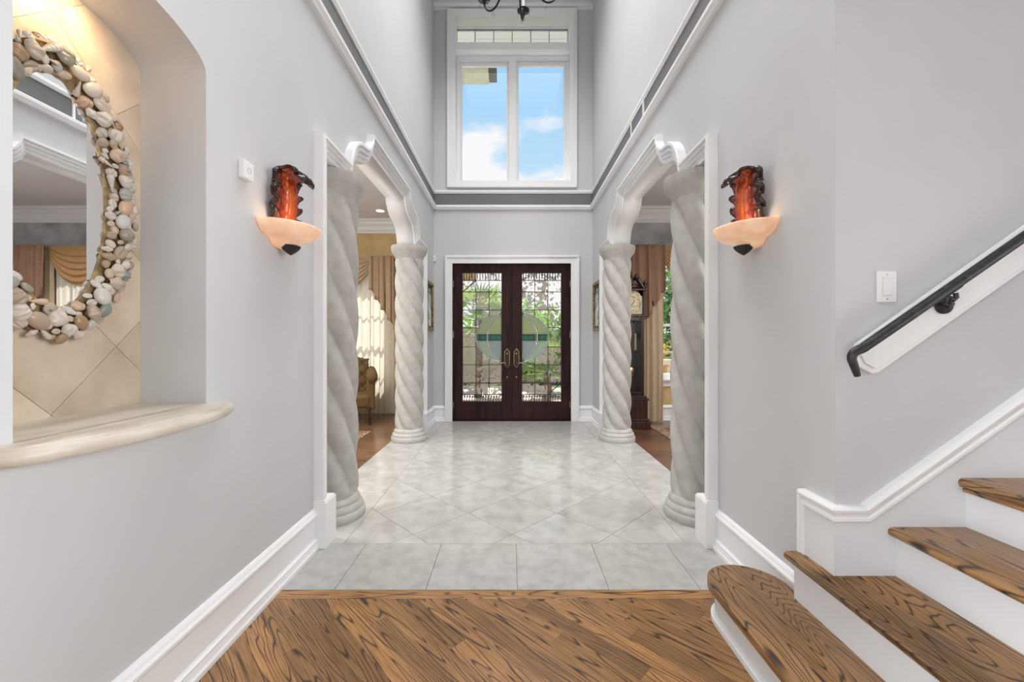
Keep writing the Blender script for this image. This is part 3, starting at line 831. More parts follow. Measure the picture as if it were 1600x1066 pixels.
    def arcs(a, b, r):
        run = []
        for i in range(145):
            t = 2*PI*i/144; p = (EC[0]+a*math.cos(t), EC[1]+b*math.sin(t))
            if gx[0] < p[0] < gx[1]: run.append((p[0], YG-.002, p[1]))
            else:
                if len(run) > 2: zc_.tube(run, r, 6)
                run = []
        if len(run) > 2: zc_.tube(run, r, 6)
    arcs(EA, EB, .009); arcs(EA-.022, EB-.018, .004); arcs(IA, IB, .009); arcs(IA-.02, IB-.018, .004)
    rel(zc_.build('ellipse_came', M_silver, d, smooth=True), B)
    # handle: long diamond back plate with loop pull, dead bolt
    hx = PX(792.3 if n == 1 else 807, YD); hz_ = PZ(560, YD)
    hp = MB()
    hp.prism([(hx,hz_-.155),(hx+.03,hz_-.11),(hx+.03,hz_+.11),(hx,hz_+.155),(hx-.03,hz_+.11),(hx-.03,hz_-.11)], fXZ, YD+.044, YD+.051)
    loop = [(hx, YD+.03, hz_-.15),(hx+.036, YD+.02, hz_-.10),(hx+.040, YD+.015, hz_),(hx+.036, YD+.02, hz_+.10),(hx, YD+.03, hz_+.15),(hx-.036, YD+.02, hz_+.10),(hx-.040, YD+.015, hz_),(hx-.036, YD+.02, hz_-.10),(hx, YD+.03, hz_-.15)]
    h_ = rel(MB().tube(loop, .006, 8).build('door_handle', M_brass, d, smooth=True), B)
    rel(hp.build('handle_plate', mat('dark_bronze', (.05,.03,.02), .4, metal=.7), d, bevel=.002), B)
    lv = MB().tube([(hx, YD+.035, hz_-.075), (hx, YD+.0, hz_-.075), (hx+(-.08 if n == 1 else .08), YD+.0, hz_-.07), (hx+(-.115 if n == 1 else .115), YD+.005, hz_-.06)], .007, 8)
    lv.ball((hx, YD+.04, hz_+.07), (.014,.01,.014))
    rel(lv.build('lever', M_brass, d, smooth=True), B)
    rel(MB().ball((hx, YD+.046, PZ(590, YD)), (.013,.008,.013)).build('deadbolt', M_brass, d, smooth=True), B)
    for z in (.25, 1.35, 2.15):
        xh = x0+.002 if n == 1 else x1-.002
        rel(MB().tube([(xh, YD+.045, z-.05), (xh, YD+.045, z+.05)], .007, 8).build('hinge', M_brass, d), B)
XM = PX(800, YD)
leaf(1, DX0+.004, XM-.002, GL, vsL, -1)
struct(MB().box(XM-.018, XM+.018, YD+.094, YD+.115, .012, DZ-.004).build('door_astragal', M_mahog), 'dark strip closing the joint between the two door leaves', 'door strip')
leaf(2, XM+.002, DX1-.004, GR, vsR, 1)
struct(MB().box(DX0-.02, DX1+.02, YD+.001, YD+.2, -.01, .012).box(DX0-.0, DX0+.004, YD, YD+.2, .012, DZ).box(DX1-.004, DX1, YD, YD+.2, .012, DZ).box(DX0, DX1, YD, YD+.2, DZ-.004, DZ).build('door_threshold', M_mahog), 'dark wooden threshold and jamb of the double doors', 'threshold')

# ------------------------------------------------------------------ high window
wn = struct(empty('window_1', (0, YD, WZ0), '', 'window', kind='structure'), 'high two-light window with six-pane transom above the front doors', 'window')
WB = (0, YD, WZ0)
c = MB(); a0, a1, b0, b1 = PX(700,YD), PX(900,YD), PZ(293,YD), PZ(17,YD)
for (q0,q1,r0,r1) in ((a0,WX0,b0,b1),(WX1,a1,b0,b1),(WX0,WX1,b0,WZ0),(WX0,WX1,TZ1,b1),(WX0,WX1,WZ1,TZ0)):
    c.box(q0,q1,YD-.03,YD,r0,r1)
for (q0,q1,r0,r1) in ((a0-.01,a0+.025,b0-.01,b1+.01),(a1-.025,a1+.01,b0-.01,b1+.01),(a0+.025,a1-.025,b0-.01,b0+.025),(a0+.025,a1-.025,b1-.025,b1+.01)):
    c.box(q0,q1,YD-.045,YD,r0,r1)
rel(c.build('casing', M_trim, wn, bevel=.004), WB)
c = MB(); t_ = .006
for z0, z1 in ((WZ0, WZ1), (TZ0, TZ1)):
    c.box(WX0-.001, WX0+t_, YD-.001, YD+.24, z0+t_, z1-t_).box(WX1-t_, WX1+.001, YD-.001, YD+.24, z0+t_, z1-t_).box(WX0-.001, WX1+.001, YD-.001, YD+.24, z0-.001, z0+t_).box(WX0-.001, WX1+.001, YD-.001, YD+.24, z1-t_, z1+.001)
rel(c.build('reveal_lining', M_trim, wn), WB)
YWn = YD+.10; YGl = YD+.16
def sc_(px, Y): return PX(px, Y)
c = MB()
zt_ = PZ(89.5, YWn)
gx = [sc_(722,YGl), sc_(792,YGl), sc_(810,YGl), sc_(881,YGl)]; gz = (PZ(283,YGl)-.02, PZ(105,YGl))
zA, zB = WZ0+.03, gz[1]+.05
c.box(WX0+t_, gx[0]-.03, YWn, YD+.2, zA, zB).box(gx[3]+.03, WX1-t_, YWn, YD+.2, zA, zB).box(gx[1]+.03, gx[2]-.03, YWn, YD+.2, zA, zB)
c.box(WX0+t_, WX1-t_, YWn, YD+.2, zB, WZ1-t_).box(WX0+t_, WX1-t_, YWn, YD+.2, WZ0+t_, zA)
rel(c.build('window_frame', M_trim, wn, bevel=.004), WB)
for a, b in ((gx[0], gx[1]), (gx[2], gx[3])):
    c = MB()
    z0, z1 = WZ0+.03, gz[1]+.05
    c.box(a-.03, a, YD+.13, YD+.18, z0, z1).box(b, b+.03, YD+.13, YD+.18, z0, z1).box(a, b, YD+.13, YD+.18, gz[1], z1).box(a, b, YD+.13, YD+.18, z0, z0+.03)
    s_ = rel(c.build('sash', M_trim, wn, bevel=.004), WB)
    rel(MB().box(a, b, YGl, YGl+.005, z0+.03, gz[1]).build('pane', M_glass, wn), WB)
# transom
YTg = YD+.20
tx0, tx1 = PX(713.5,YTg), PX(887,YTg); tz0, tz1 = TZ0, PZ(46.5,YTg)
c = MB().box(WX0+t_, tx0, YTg-.03, YTg+.03, TZ0+t_, TZ1-t_).box(tx1, WX1-t_, YTg-.03, YTg+.03, TZ0+t_, TZ1-t_).box(tx0, tx1, YTg-.03, YTg+.03, tz1, TZ1-t_)
rel(c.build('transom_frame', M_trim, wn, bevel=.003), WB)
c = MB()
for i in range(7):
    xx = tx0+(tx1-tx0)*i/6
    c.box(xx-.007, xx+.007, YTg-.012, YTg+.012, tz0, tz1)
c.box(tx0, tx1, YTg-.012, YTg+.012, tz1-.016, tz1)
rel(c.build('muntin', add_noise(mat('grey_muntin', (.35,.35,.36), .5), (.33,.33,.34), (.38,.38,.39), 10), wn), WB)
for i in range(6):
    q0 = tx0+(tx1-tx0)*i/6; q1 = tx0+(tx1-tx0)*(i+1)/6
    rel(MB().box(q0+.007, q1-.007, YTg-.002, YTg+.002, tz0, tz1-.016).build('pane', M_glass, wn), WB)

# ------------------------------------------------------------------ stone shelf under the mirror
CYs = (NY0+NY1)/2; SHZ = 1.028
def demi(a, b, n=36, yext=0):
    pts = [(XL+b*math.sin(PI*i/n), CYs-a*math.cos(PI*i/n)) for i in range(n+1)]
    return pts
sh = empty('stone_shelf', (XL, CYs, SHZ), 'cream bow-fronted stone shelf below the arched mirror niche', 'shelf')
m = MB(); BB = (XL, CYs, SHZ)
def shelf_fn(prof, a, b):
    def fn(u, v):
        i, z = prof[round(v*(len(prof)-1))]
        t = PI*u
        return (XL+(b-i)*math.sin(t), CYs-(a-i)*math.cos(t), SHZ+z)
    return fn
prof = [(.44,0),(.02,0),(.016,-.003),(.015,-.008),(.012,-.011),(.006,-.012),(.001,-.018),(0,-.026),(.002,-.036),(.008,-.043),(.02,-.046),(.44,-.046)]
prof[0] = (.10,0); prof[-1] = (.10,-.046)
m.grid(shelf_fn(prof, .412, .165), 60, len(prof)-1)
inner = [(XL+.065*math.sin(PI*i/60), CYs-.312*math.cos(PI*i/60)) for i in range(61)]
m2 = MB().prism(inner+[(XL-.0, CYs+.335), (XL-.0, CYs-.335)][0:0], fXY, SHZ-.046, SHZ)
m.v += m2.v; k = len(m.v)-len(m2.v); m.f += [tuple(i+k for i in f) for f in m2.f]
rel(m.build('shelf_front', M_shelf, sh, angle=40), BB)
rel(MB().box(NXB, XL+.004, NY0+.001, NY1-.001, SHZ-.042, SHZ).build('shelf_slab', M_shelf, sh), BB)

nsd = bpy.data.lights.new('niche_spot', 'SPOT'); nsd.energy = 7; nsd.color = (1, .72, .42); nsd.spot_size = math.radians(120); nsd.spot_blend = 1; nsd.shadow_soft_size = .03
nsp = bpy.data.objects.new('niche_spot', nsd); COL.objects.link(nsp); nsp.location = (XL-.10, 1.33, 2.40)
nsp.rotation_euler = Vector((-.8, .0, -.55)).to_track_quat('-Z', 'Y').to_euler()
nf = empty('niche_downlight', (XL-.10, 1.33, 2.43), 'small recessed lamp in the crown of the arched niche', 'ceiling light')
MB().lathe([(.018,-.008),(.030,-.008),(.032,.0),(.018,0)], seg=20).build('trim_ring', M_trim, nf, smooth=True)

# ------------------------------------------------------------------ shell mirror
MYc, MZc = 1.30, 1.748
sm_ = empty('shell_mirror', (NXB, MYc, MZc), 'oval mirror framed in seashells hanging in the arched niche', 'mirror')
def ovalring(a0, b0, a1, b1, x0, x1):
    mm = MB(); pr = [(a0,b0,x0),(a1,b1,x0),(a1,b1,x1),(a0,b0,x1),(a0,b0,x0)]
    def fn(u, v):
        A, B_, xx = pr[round(v*4)]; t = 2*PI*u
        return (xx, A*math.cos(t), B_*math.sin(t))
    return mm.grid(fn, 80, 4, True)
MT = empty  # noqa
ovalring(.158, .368, .244, .456, .004, .03).build('backing_frame', M_gold, sm_, angle=40)
mg = MB().prism([(.165*math.cos(2*PI*i/80), .375*math.sin(2*PI*i/80)) for i in range(80)], lambda p, q, d: (d, p, q), .020, .024)
mgo = mg.build('mirror_glass', M_mirror, sm_)
# shell meshes (unit size ~1, dome along +X)
M_sh = mat('shell_pale', (.8,.74,.66), .35)
t, n, l, b = G(M_sh)
oi = n.new('ShaderNodeObjectInfo'); rp = n.new('ShaderNodeValToRGB'); rp.color_ramp.interpolation = 'LINEAR'
cs = [(0,(.78,.70,.60)),(.16,(.62,.50,.38)),(.3,(.82,.79,.74)),(.42,(.42,.25,.13)),(.52,(.70,.66,.58)),(.62,(.74,.50,.33)),(.72,(.80,.76,.70)),(.82,(.22,.26,.24)),(.9,(.58,.44,.30)),(1,(.84,.80,.74))]; cs = [(a_, tuple(min(.9, q_*.85) for q_ in b_)) for a_, b_ in cs]
el = rp.color_ramp.elements
el[0].position = 0; el[0].color = (*cs[0][1],1); el[1].position = 1; el[1].color = (*cs[-1][1],1)
for p_, c_ in cs[1:-1]: q = el.new(p_); q.color = (*c_,1)
l.new(oi.outputs['Random'], rp.inputs[0])
tcx = n.new('ShaderNodeTexCoord'); nx = n.new('ShaderNodeTexNoise'); nx.inputs['Scale'].default_value = 90; nx.inputs['Detail'].default_value = 5
l.new(tcx.outputs['Object'], nx.inputs['Vector'])
mrx = n.new('ShaderNodeMapRange'); mrx.inputs['From Min'].default_value = .3; mrx.inputs['From Max'].default_value = .65; mrx.inputs['To Min'].default_value = .55; mrx.inputs['To Max'].default_value = 1.08
l.new(nx.outputs[0], mrx.inputs[0]); hsx = n.new('ShaderNodeHueSaturation'); l.new(mrx.outputs[0], hsx.inputs['Value']); l.new(rp.outputs[0], hsx.inputs['Color'])
l.new(hsx.outputs[0], b.inputs['Base Color'])
def sh_cockle(ribs, rib):
    mm = MB()
    def fn(u, v):
        t = 2*PI*u; r = math.sin(v*PI/2*.999+.001)
        out_r = (1+.10*math.cos(t*1.0-PI/2))*(1-.22*max(0, -math.sin(t))**3)
        yy, zz = .5*r*math.cos(t)*out_r, .5*r*math.sin(t)*out_r
        a = math.atan2(yy, zz+.62)
        rp_ = math.cos(a*ribs)*rib*min(1, (zz+.62)*1.1)
        return ((.34+rp_)*math.cos(v*PI/2)+.04*math.cos(zz*16)*.3*math.cos(v*PI/2), yy*(1+rp_*.4*v), zz*(1+rp_*.4*v))
    return mm.grid(fn, 44, 7, True).mesh('shell', M_sh, True)
def sh_clam():
    mm = MB()
    def fn(u, v):
        t = 2*PI*u; r = math.sin(v*PI/2*.999+.001)
        return (.28*math.cos(v*PI/2), .42*r*math.cos(t), .60*r*math.sin(t)*(1-.15*math.cos(t)))
    return mm.grid(fn, 16, 5, True).mesh('shell', M_sh, True)
def sh_cone():
    mm = MB()
    def fn(u, v):
        t = 2*PI*u; r = .30*(v**.8)*(1-.25*max(0, v-.8)/.2)*(1+.10*math.sin(2*PI*(6*v)+t))
        return (.12+r*math.cos(t), r*math.sin(t), .75-v*1.4)
    return mm.grid(fn, 14, 24, True).mesh('shell', M_sh, True)
def sh_whelk():
    mm = MB()
    def fn(u, v):
        t = 2*PI*u
        r = (.40*math.sin(PI*min(1, v*.86+.05))**.9)*(1+.16*math.cos(5*t)*math.exp(-((v-.5)*4)**2)+.08*math.sin(14*v))
        return (.14+r*math.cos(t)*.8, r*math.sin(t), .65-v*1.25)
    return mm.grid(fn, 18, 18, True).mesh('shell', M_sh, True)
def sh_open():     # cowrie / open bivalve with dark slit
    mm = MB()
    def fn(u, v):
        t = 2*PI*u; r = math.sin(v*PI/2*.999+.001)
        dip = .16*math.exp(-((r*math.cos(t))/.25)**2)*(1-v)
        return (.25*math.cos(v*PI/2)-dip, .40*r*math.cos(t), .55*r*math.sin(t))
    return mm.grid(fn, 18, 7, True).mesh('shell', M_sh, True)
def sh_pebble(): 
    mm = MB(); mm.ball((.12,0,0), (.26,.46,.56), 14, 9); return mm.mesh('shell', M_sh, True)
shells = [sh_cockle(15,.10), sh_cockle(20,.07), sh_cockle(11,.09), sh_clam(), sh_pebble(), sh_cone(), sh_whelk(), sh_open(), sh_whelk(), sh_open()]
R3 = random.Random(11)
pl = []
for tries in range(16000):
    if len(pl) >= 290: break
    t = R3.uniform(-2.2, 2.2) if R3.random() < .93 else R3.uniform(0, 2*PI); s_ = R3.random()
    big = tries < 1500; small_ = tries > 6000
    size = R3.uniform(.046,.060) if big else (R3.uniform(.018,.030) if small_ else R3.uniform(.030,.044))
    if big: s_ = .30+.4*R3.random()
    A, B_ = .166+.096*s_, .376+.092*s_
    y_, z_ = A*math.cos(t), B_*math.sin(t)
    if any((y_-a)**2+(z_-b_)**2 < ((size+s2)*.40)**2 for a, b_, s2 in pl): continue
    pl.append((y_, z_, size))
    me = R3.choice(shells[:5] if big and R3.random() < .75 else shells)
    depth = .035+(.012 if .2 < s_ < .8 else .0)
    rx = R3.uniform(0, 2*PI)
    tilt = (s_-.5)*1.1
    rot = Matrix.Rotation(t, 4, 'X') @ Matrix.Rotation(tilt*1.2, 4, 'Z') @ Matrix.Rotation(rx, 4, 'X')
    o = link('shell', me, sm_, (depth, y_, z_), rot.to_euler(), (size*1.05, size, size))

# ------------------------------------------------------------------ sconces
M_ala = bpy.data.materials.new('alabaster'); M_ala.use_nodes = True
add_noise(M_ala, (.72,.40,.26), (.94,.76,.60), 11, 8, lo=.3, hi=.65)
t, n, l, b = G(M_ala); b.inputs['Roughness'].default_value = .35; b.inputs['Emission Strength'].default_value = .30
b.inputs['Emission Color'].default_value = (1,.56,.30,1); b.inputs['Subsurface Weight'].default_value = .3; b.inputs['Subsurface Radius'].default_value = (.05,.03,.02)
M_leaf = bpy.data.materials.new('amber_carved_leaf'); M_leaf.use_nodes = True
t, n, l, b = G(M_leaf); b.inputs['Roughness'].default_value = .22; b.inputs['Coat Weight'].default_value = .4
uvn = n.new('ShaderNodeUVMap'); sp = n.new('ShaderNodeSeparateXYZ'); l.new(uvn.outputs[0], sp.inputs[0])
m1 = n.new('ShaderNodeMath'); m1.operation = 'SUBTRACT'; m1.inputs[1].default_value = .5; l.new(sp.outputs[0], m1.inputs[0])
m2_ = n.new('ShaderNodeMath'); m2_.operation = 'ABSOLUTE'; l.new(m1.outputs[0], m2_.inputs[0])
m3 = n.new('ShaderNodeMath'); m3.operation = 'MULTIPLY'; m3.inputs[1].default_value = 1.7; l.new(m2_.outputs[0], m3.inputs[0])
m4 = n.new('ShaderNodeMath'); m4.operation = 'POWER'; m4.inputs[1].default_value = 3; l.new(sp.outputs[1], m4.inputs[0])
m5 = n.new('ShaderNodeMath'); m5.operation = 'MAXIMUM'; l.new(m3.outputs[0], m5.inputs[0]); l.new(m4.outputs[0], m5.inputs[1])
nz = n.new('ShaderNodeTexNoise'); nz.inputs['Scale'].default_value = 45; tcn = n.new('ShaderNodeTexCoord'); l.new(tcn.outputs['Object'], nz.inputs['Vector'])
m6 = n.new('ShaderNodeMath'); m6.operation = 'MULTIPLY_ADD'; m6.inputs[1].default_value = .55; l.new(nz.outputs[0], m6.inputs[0]); l.new(m5.outputs[0], m6.inputs[2])
r_ = n.new('ShaderNodeValToRGB'); q = r_.color_ramp.elements; q[0].position = .35; q[0].color = (.80,.16,.025,1); q[1].position = 1.0; q[1].color = (.02,.006,.006,1)
q2 = q.new(.72); q2.color = (.32,.035,.012,1)
l.new(m6.outputs[0], r_.inputs[0]); l.new(r_.outputs[0], b.inputs['Base Color'])
def leaf_obj(parent, s):
    nu, nv = 30, 64; mm = MB(); uvs = []
    W_ = .120; Z0 = -.05
    for j in range(nv+1):
        v = j/nv
        # spine: rises then curls outward and over
        if v < .68: ox, zz = .045+.02*math.sin(v*3), Z0+v/.68*.285
        else:
            a = (v-.68)/.32*PI*1.05
            ox, zz = .062+.048*(1-math.cos(a)), Z0+.285+.048*math.sin(a)
        lob = abs(math.sin(v*PI*6.5))
        wv = W_*(.88+.22*math.sin(PI*min(1, v*1.1)))*(.82+.20*lob**.5)
        if v > .8: wv *= 1-.55*((v-.8)/.2)
        for i in range(nu+1):
            u = i/nu*2-1
            ser = 1+.07*math.sin(v*70+2*u)*abs(u)
            rel_ = .009*math.cos(u*PI*9)*(1-.3*abs(u))+.006*math.sin(v*40-abs(u)*9)*abs(u)
            back = -.035*u*u
            zz2 = zz+.028*abs(u)*lob*(1 if v < .75 else .2)-.02*abs(u)*0
            mm.v.append((s*(ox+back+rel_+.03*abs(u)**3*(lob)), u*wv*ser, zz2))
            uvs.append((i/nu, v))
    for j in range(nv):
        for i in range(nu):
            a = j*(nu+1)+i; mm.f.append((a, a+1, a+nu+2, a+nu+1))
    me = mm.mesh('leaf', M_leaf, True, recalc=False)
    ul = me.uv_layers.new(name='UVMap')
    for lp in me.loops: ul.data[lp.index].uv = uvs[lp.vertex_index]
    o = bpy.data.objects.new('carved_leaf', me); COL.objects.link(o); o.parent = parent
    mo = o.modifiers.new('s', 'SOLIDIFY'); mo.thickness = .008; mo.offset = -1
    return o
def sconce(X, Y, Z, s, label):
    e_ = empty('wall_sconce', (X, Y, Z), label, 'wall lamp', 'wall sconces')
    pr = [(.0,-.100),(.055,-.098),(.075,-.088),(.090,-.070),(.100,-.062),(.125,-.058),(.160,-.045),(.185,-.020),(.196,.0),(.197,.010),(.190,.012),(.182,-.002),(.150,-.036),(.12,-.05),(.09,-.056),(.05,-.085),(0,-.088)]
    b_ = MB().lathe(pr, seg=48, a0=-PI/2, a1=PI/2)
    b_.v = [(s*a+s*.004, c_, z) for a, c_, z in b_.v]
    b_.build('bowl', M_ala, e_, smooth=True)
    f_ = MB()
    def fin(u, v):
        t_ = 2*PI*u; r = .050*math.cos(v*PI/2)**.8*(1+.07*math.cos(16*t_)) if v < 1 else .001
        return (s*(.062+r*.9*math.cos(t_)), r*math.sin(t_), -.086-.048*v**1.3)
    f_.grid(fin, 64, 8, True).build('finial', M_iron, e_, smooth=True)
    MB().box(min(0,s*.012),max(0,s*.012),-.06,.06,-.06,.10).build('wall_plate', M_iron, e_, bevel=.004)
    leaf_obj(e_, s)
    for dy in (-.07, .07):
        MB().ball((s*.10, dy, .0-.015), (.014,.014,.022), 12, 8).build('bulb', M_bulb, e_, smooth=True)
    ld = bpy.data.lights.new('sconce_lamp', 'POINT'); ld.energy = .22; ld.color = (1,.72,.45); ld.shadow_soft_size = .02
    lo_ = bpy.data.objects.new('sconce_lamp', ld); COL.objects.link(lo_); lo_.parent = e_; lo_.location = (s*.10, -.12, .02)
    return e_
M_bulb = mat('warm_bulb', (1,.9,.8), .3, emit=(1,.75,.45), estr=6)
sconce(XL, 2.13, PZ(358, 2.13)-.003, 1, 'alabaster bowl sconce with amber carved leaf on left wall')
sconce(XR, 2.12, PZ(358, 2.12)-.003, -1, 'alabaster bowl sconce with amber carved leaf on right wall')

# ------------------------------------------------------------------ framed pictures
def picture(X, s, label):
    e_ = empty('framed_picture', (X, 5.98, 1.76), label, 'picture', 'gilt framed pictures')
    hy_, hz_ = .235, .36
    f_ = MB()
    for q in ((-hy_, hy_, hz_-.045, hz_), (-hy_, hy_, -hz_, -hz_+.045), (-hy_, -hy_+.045, -hz_+.045, hz_-.045), (hy_-.045, hy_, -hz_+.045, hz_-.045)):
        f_.box(min(0,s*.035), max(0,s*.035), *q)
    f_.build('frame', M_gold, e_, bevel=.008)
    MB().box(min(0,s*.012), max(0,s*.012), -hy_+.04, hy_-.04, -hz_+.04, hz_-.04).build('mat_board', mat('dark_mat', (.05,.045,.04), .6), e_)
    arch_ = [(-.12,-.29),(.12,-.29),(.12,.12)]+[(.12*math.cos(PI*i/12), .12+.14*math.sin(PI*i/12)) for i in range(13)]+[(-.12,.12)]
    MB().prism(arch_, lambda p, q, d: (d, p, q), min(s*.012,s*.015), max(s*.012,s*.015)).build('picture_print', M_print, e_)
    return e_
M_print = add_noise(mat('pale_landscape_print', (.5,.55,.5), .5), (.12,.20,.15), (.72,.76,.74), 3.2, 6, (1,1,2.2), lo=.35, hi=.55)
picture(XL, 1, 'narrow gilt framed arched picture on left wall by the front doors')
picture(XR, -1, 'narrow gilt framed arched picture on right wall by the front doors')

# ------------------------------------------------------------------ chandelier
ch = empty('chandelier', (.045, 3.4, 4.33), 'black iron chandelier with crystal drops hanging at top of view', 'chandelier')
def drop(l=.05):
    return MB().lathe([(0,0),(.003,-.002),(.009,-l*.55),(.010,-l*.7),(.006,-l*.92),(0,-l)], seg=8)
dm = drop().mesh('crystal', M_crystal, False)
body = MB().lathe([(0,-.05),(.012,-.045),(.02,-.02),(.045,.0),(.05,.03),(.03,.06),(.015,.10),(.015,.2),(.035,.26),(.04,.3),(.02,.36),(.01,.42),(.01,.5),(0,.5)], seg=20)
body.build('body', M_black, ch, smooth=True)
MB().tube([(0,0,.5),(0,0,ZC-4.33)], .006, 8).build('chain', M_black, ch)
MB().lathe([(0,ZC-4.33-.05),(.06,ZC-4.33-.03),(.07,ZC-4.33),(0,ZC-4.33)], seg=20).build('canopy', M_black, ch, smooth=True)
for k in range(6):
    a = math.radians(80+60*k); c_, s_ = math.cos(a), math.sin(a)
    pr = [(.03,.05),(.08,.06),(.13,.01),(.17,-.09),(.23,-.165),(.30,-.17),(.355,-.12),(.375,-.05)]
    pp = []
    for i in range(len(pr)-1):
        for q in range(4):
            t_ = q/4; p0_, p1_, p2_, p3_ = pr[max(i-1,0)], pr[i], pr[i+1], pr[min(i+2,len(pr)-1)]
            pp.append(tuple(.5*((2*p1_[d])+(-p0_[d]+p2_[d])*t_+(2*p0_[d]-5*p1_[d]+4*p2_[d]-p3_[d])*t_*t_+(-p0_[d]+3*p1_[d]-3*p2_[d]+p3_[d])*t_**3) for d in (0,1)))
    pp.append(pr[-1])
    MB().tube([(r*c_, r*s_, z) for r, z in pp], .0085, 8).build('arm', M_black, ch, smooth=True)
    MB().lathe([(0,-.075),(.012,-.07),(.016,-.05),(.022,-.04),(.05,-.035),(.058,-.028),(.05,-.03),(.02,-.032),(.014,-.03),(.014,.0),(0,.0)], c=(.375*c_,.375*s_,0), seg=20).build('candle_cup', M_black, ch, smooth=True)
    MB().lathe([(0,0),(.011,0),(.011,.09),(0,.09)], c=(.375*c_,.375*s_,-.0), seg=12).build('candle', M_trim, ch, smooth=False)
    MB().ball((.375*c_,.375*s_,.115), (.012,.012,.026), 10, 8).build('bulb', M_bulb, ch, smooth=True)
    for j in range(4):
        b_ = a+j*PI/2
        link('crystal', dm, ch, (.375*c_+.052*math.cos(b_), .375*s_+.052*math.sin(b_), -.035))
    link('crystal', dm, ch, (.265*c_, .265*s_, -.18), scale=(1.4,1.4,1.4))

# ------------------------------------------------------------------ side rooms
ZR = 3.33
YLf = 7.10; YRf = 6.45
LX0, RX1 = -5.6, 5.3
crown = [(0,0),(.02,0),(.03,-.0)] 
cpr = [(0,-.22),(.02,-.22),(.025,-.19),(.05,-.17),(.06,-.12),(.10,-.08),(.115,-.04),(.15,-.03),(.15,0),(0,0)]
# left room
LWX0, LWX1, LWZ0, LWZ1 = -3.95, -2.2, .45, 2.55
w = MB()
w.box(LX0, LWX0, YLf, YLf+.2, 0, 3.5).box(LWX1, XO, YLf, YLf+.2, 0, 3.5).box(LWX0, LWX1, YLf, YLf+.2, 0, LWZ0).box(LWX0, LWX1, YLf, YLf+.2, LWZ1, 3.5)
struct(w.build('wall_left_room', M_mustard), 'mustard plaster window wall of the room through the left opening', 'wall')
struct(MB().box(LX0-.2, LX0, 1.9, YLf+.2, 0, 3.5).box(LX0, XO, 1.9, 2.1, 0, 3.5).build('wall_left_room_back', M_wall), 'grey back and side walls of the left room', 'wall')
struct(box('wall_left_room_side', M_wall, XO, XL, YD+.24, YLf+.2, 0, 3.5), 'grey outer wall between the porch and left room', 'wall')
struct(box('floor_left_room', M_oakfloor, LX0, -1.512, 2.1, YLf, -.05, 0), 'warm oak floor of the room through the left opening', 'floor')
struct(box('ceiling_left_room', M_ceil, LX0-.2, XO, 1.9, YLf+.2, ZR, ZR+.1), 'white ceiling of the room through the left opening', 'ceiling')
m = MB().prism([(YLf-a, ZR+b) for a, b in cpr], lambda p, q, d: (d, p, q), LX0, XO)
m.prism([(LX0+a, ZR+b) for a, b in cpr], lambda p, q, d: (p, d, q), 2.1, YLf)
struct(m.build('trim_8', M_trim), 'white crown moulding in the room through the left opening', 'moulding')
basebd('baseboard_left_room', [('F', YLf, -1, LX0, XO)], 'white baseboard behind the cream sheers in left room')
# right room
RWX0, RWX1, RWZ0, RWZ1 = 2.36, 4.15, PZ(592, YRf), 2.6
w = MB()
w.box(XO2, RWX0, YRf, YRf+.2, 0, 3.5).box(RWX1, RX1, YRf, YRf+.2, 0, 3.5).box(RWX0, RWX1, YRf, YRf+.2, RWZ1, 3.5)
w.box(RX1, RX1+.2, 1.8, YRf+.2, 0, 3.5)
w.box(XO2+.001, RX1, 1.801, 1.85, 0, 3.5)
struct(w.build('wall_right_room', M_stucco), 'mottled grey plaster walls of the room through the right opening', 'wall')
struct(box('wall_right_room_dado', M_mustard, RWX0, RWX1, YRf, YRf+.2, 0, RWZ0), 'mustard panel below the window in right room', 'wall')
struct(box('floor_right_room', M_darkfloor, 1.542, RX1, 1.8, YRf, -.05, 0), 'dark reddish oak floor of the room through the right opening', 'floor')
struct(box('ceiling_right_room', M_ceil, XO2, RX1+.2, 1.8, YRf+.2, ZR, ZR+.1), 'white ceiling of the room through the right opening', 'ceiling')
m = MB().prism([(YRf-a, ZR+b) for a, b in cpr], lambda p, q, d: (d, p, q), XO2, RX1)
m.prism([(RX1-a, ZR+b) for a, b in cpr], lambda p, q, d: (p, d, q), 1.8, YRf)
m.prism([(XO2+a, ZR+b) for a, b in cpr], lambda p, q, d: (p, d, q), 1.8, YRf)
struct(m.build('trim_9', M_trim), 'white crown moulding in the room through the right opening', 'moulding')
basebd('baseboard_right_room', [('F', YRf, -1, XO2, RX1)], 'white baseboard below the window in right room')
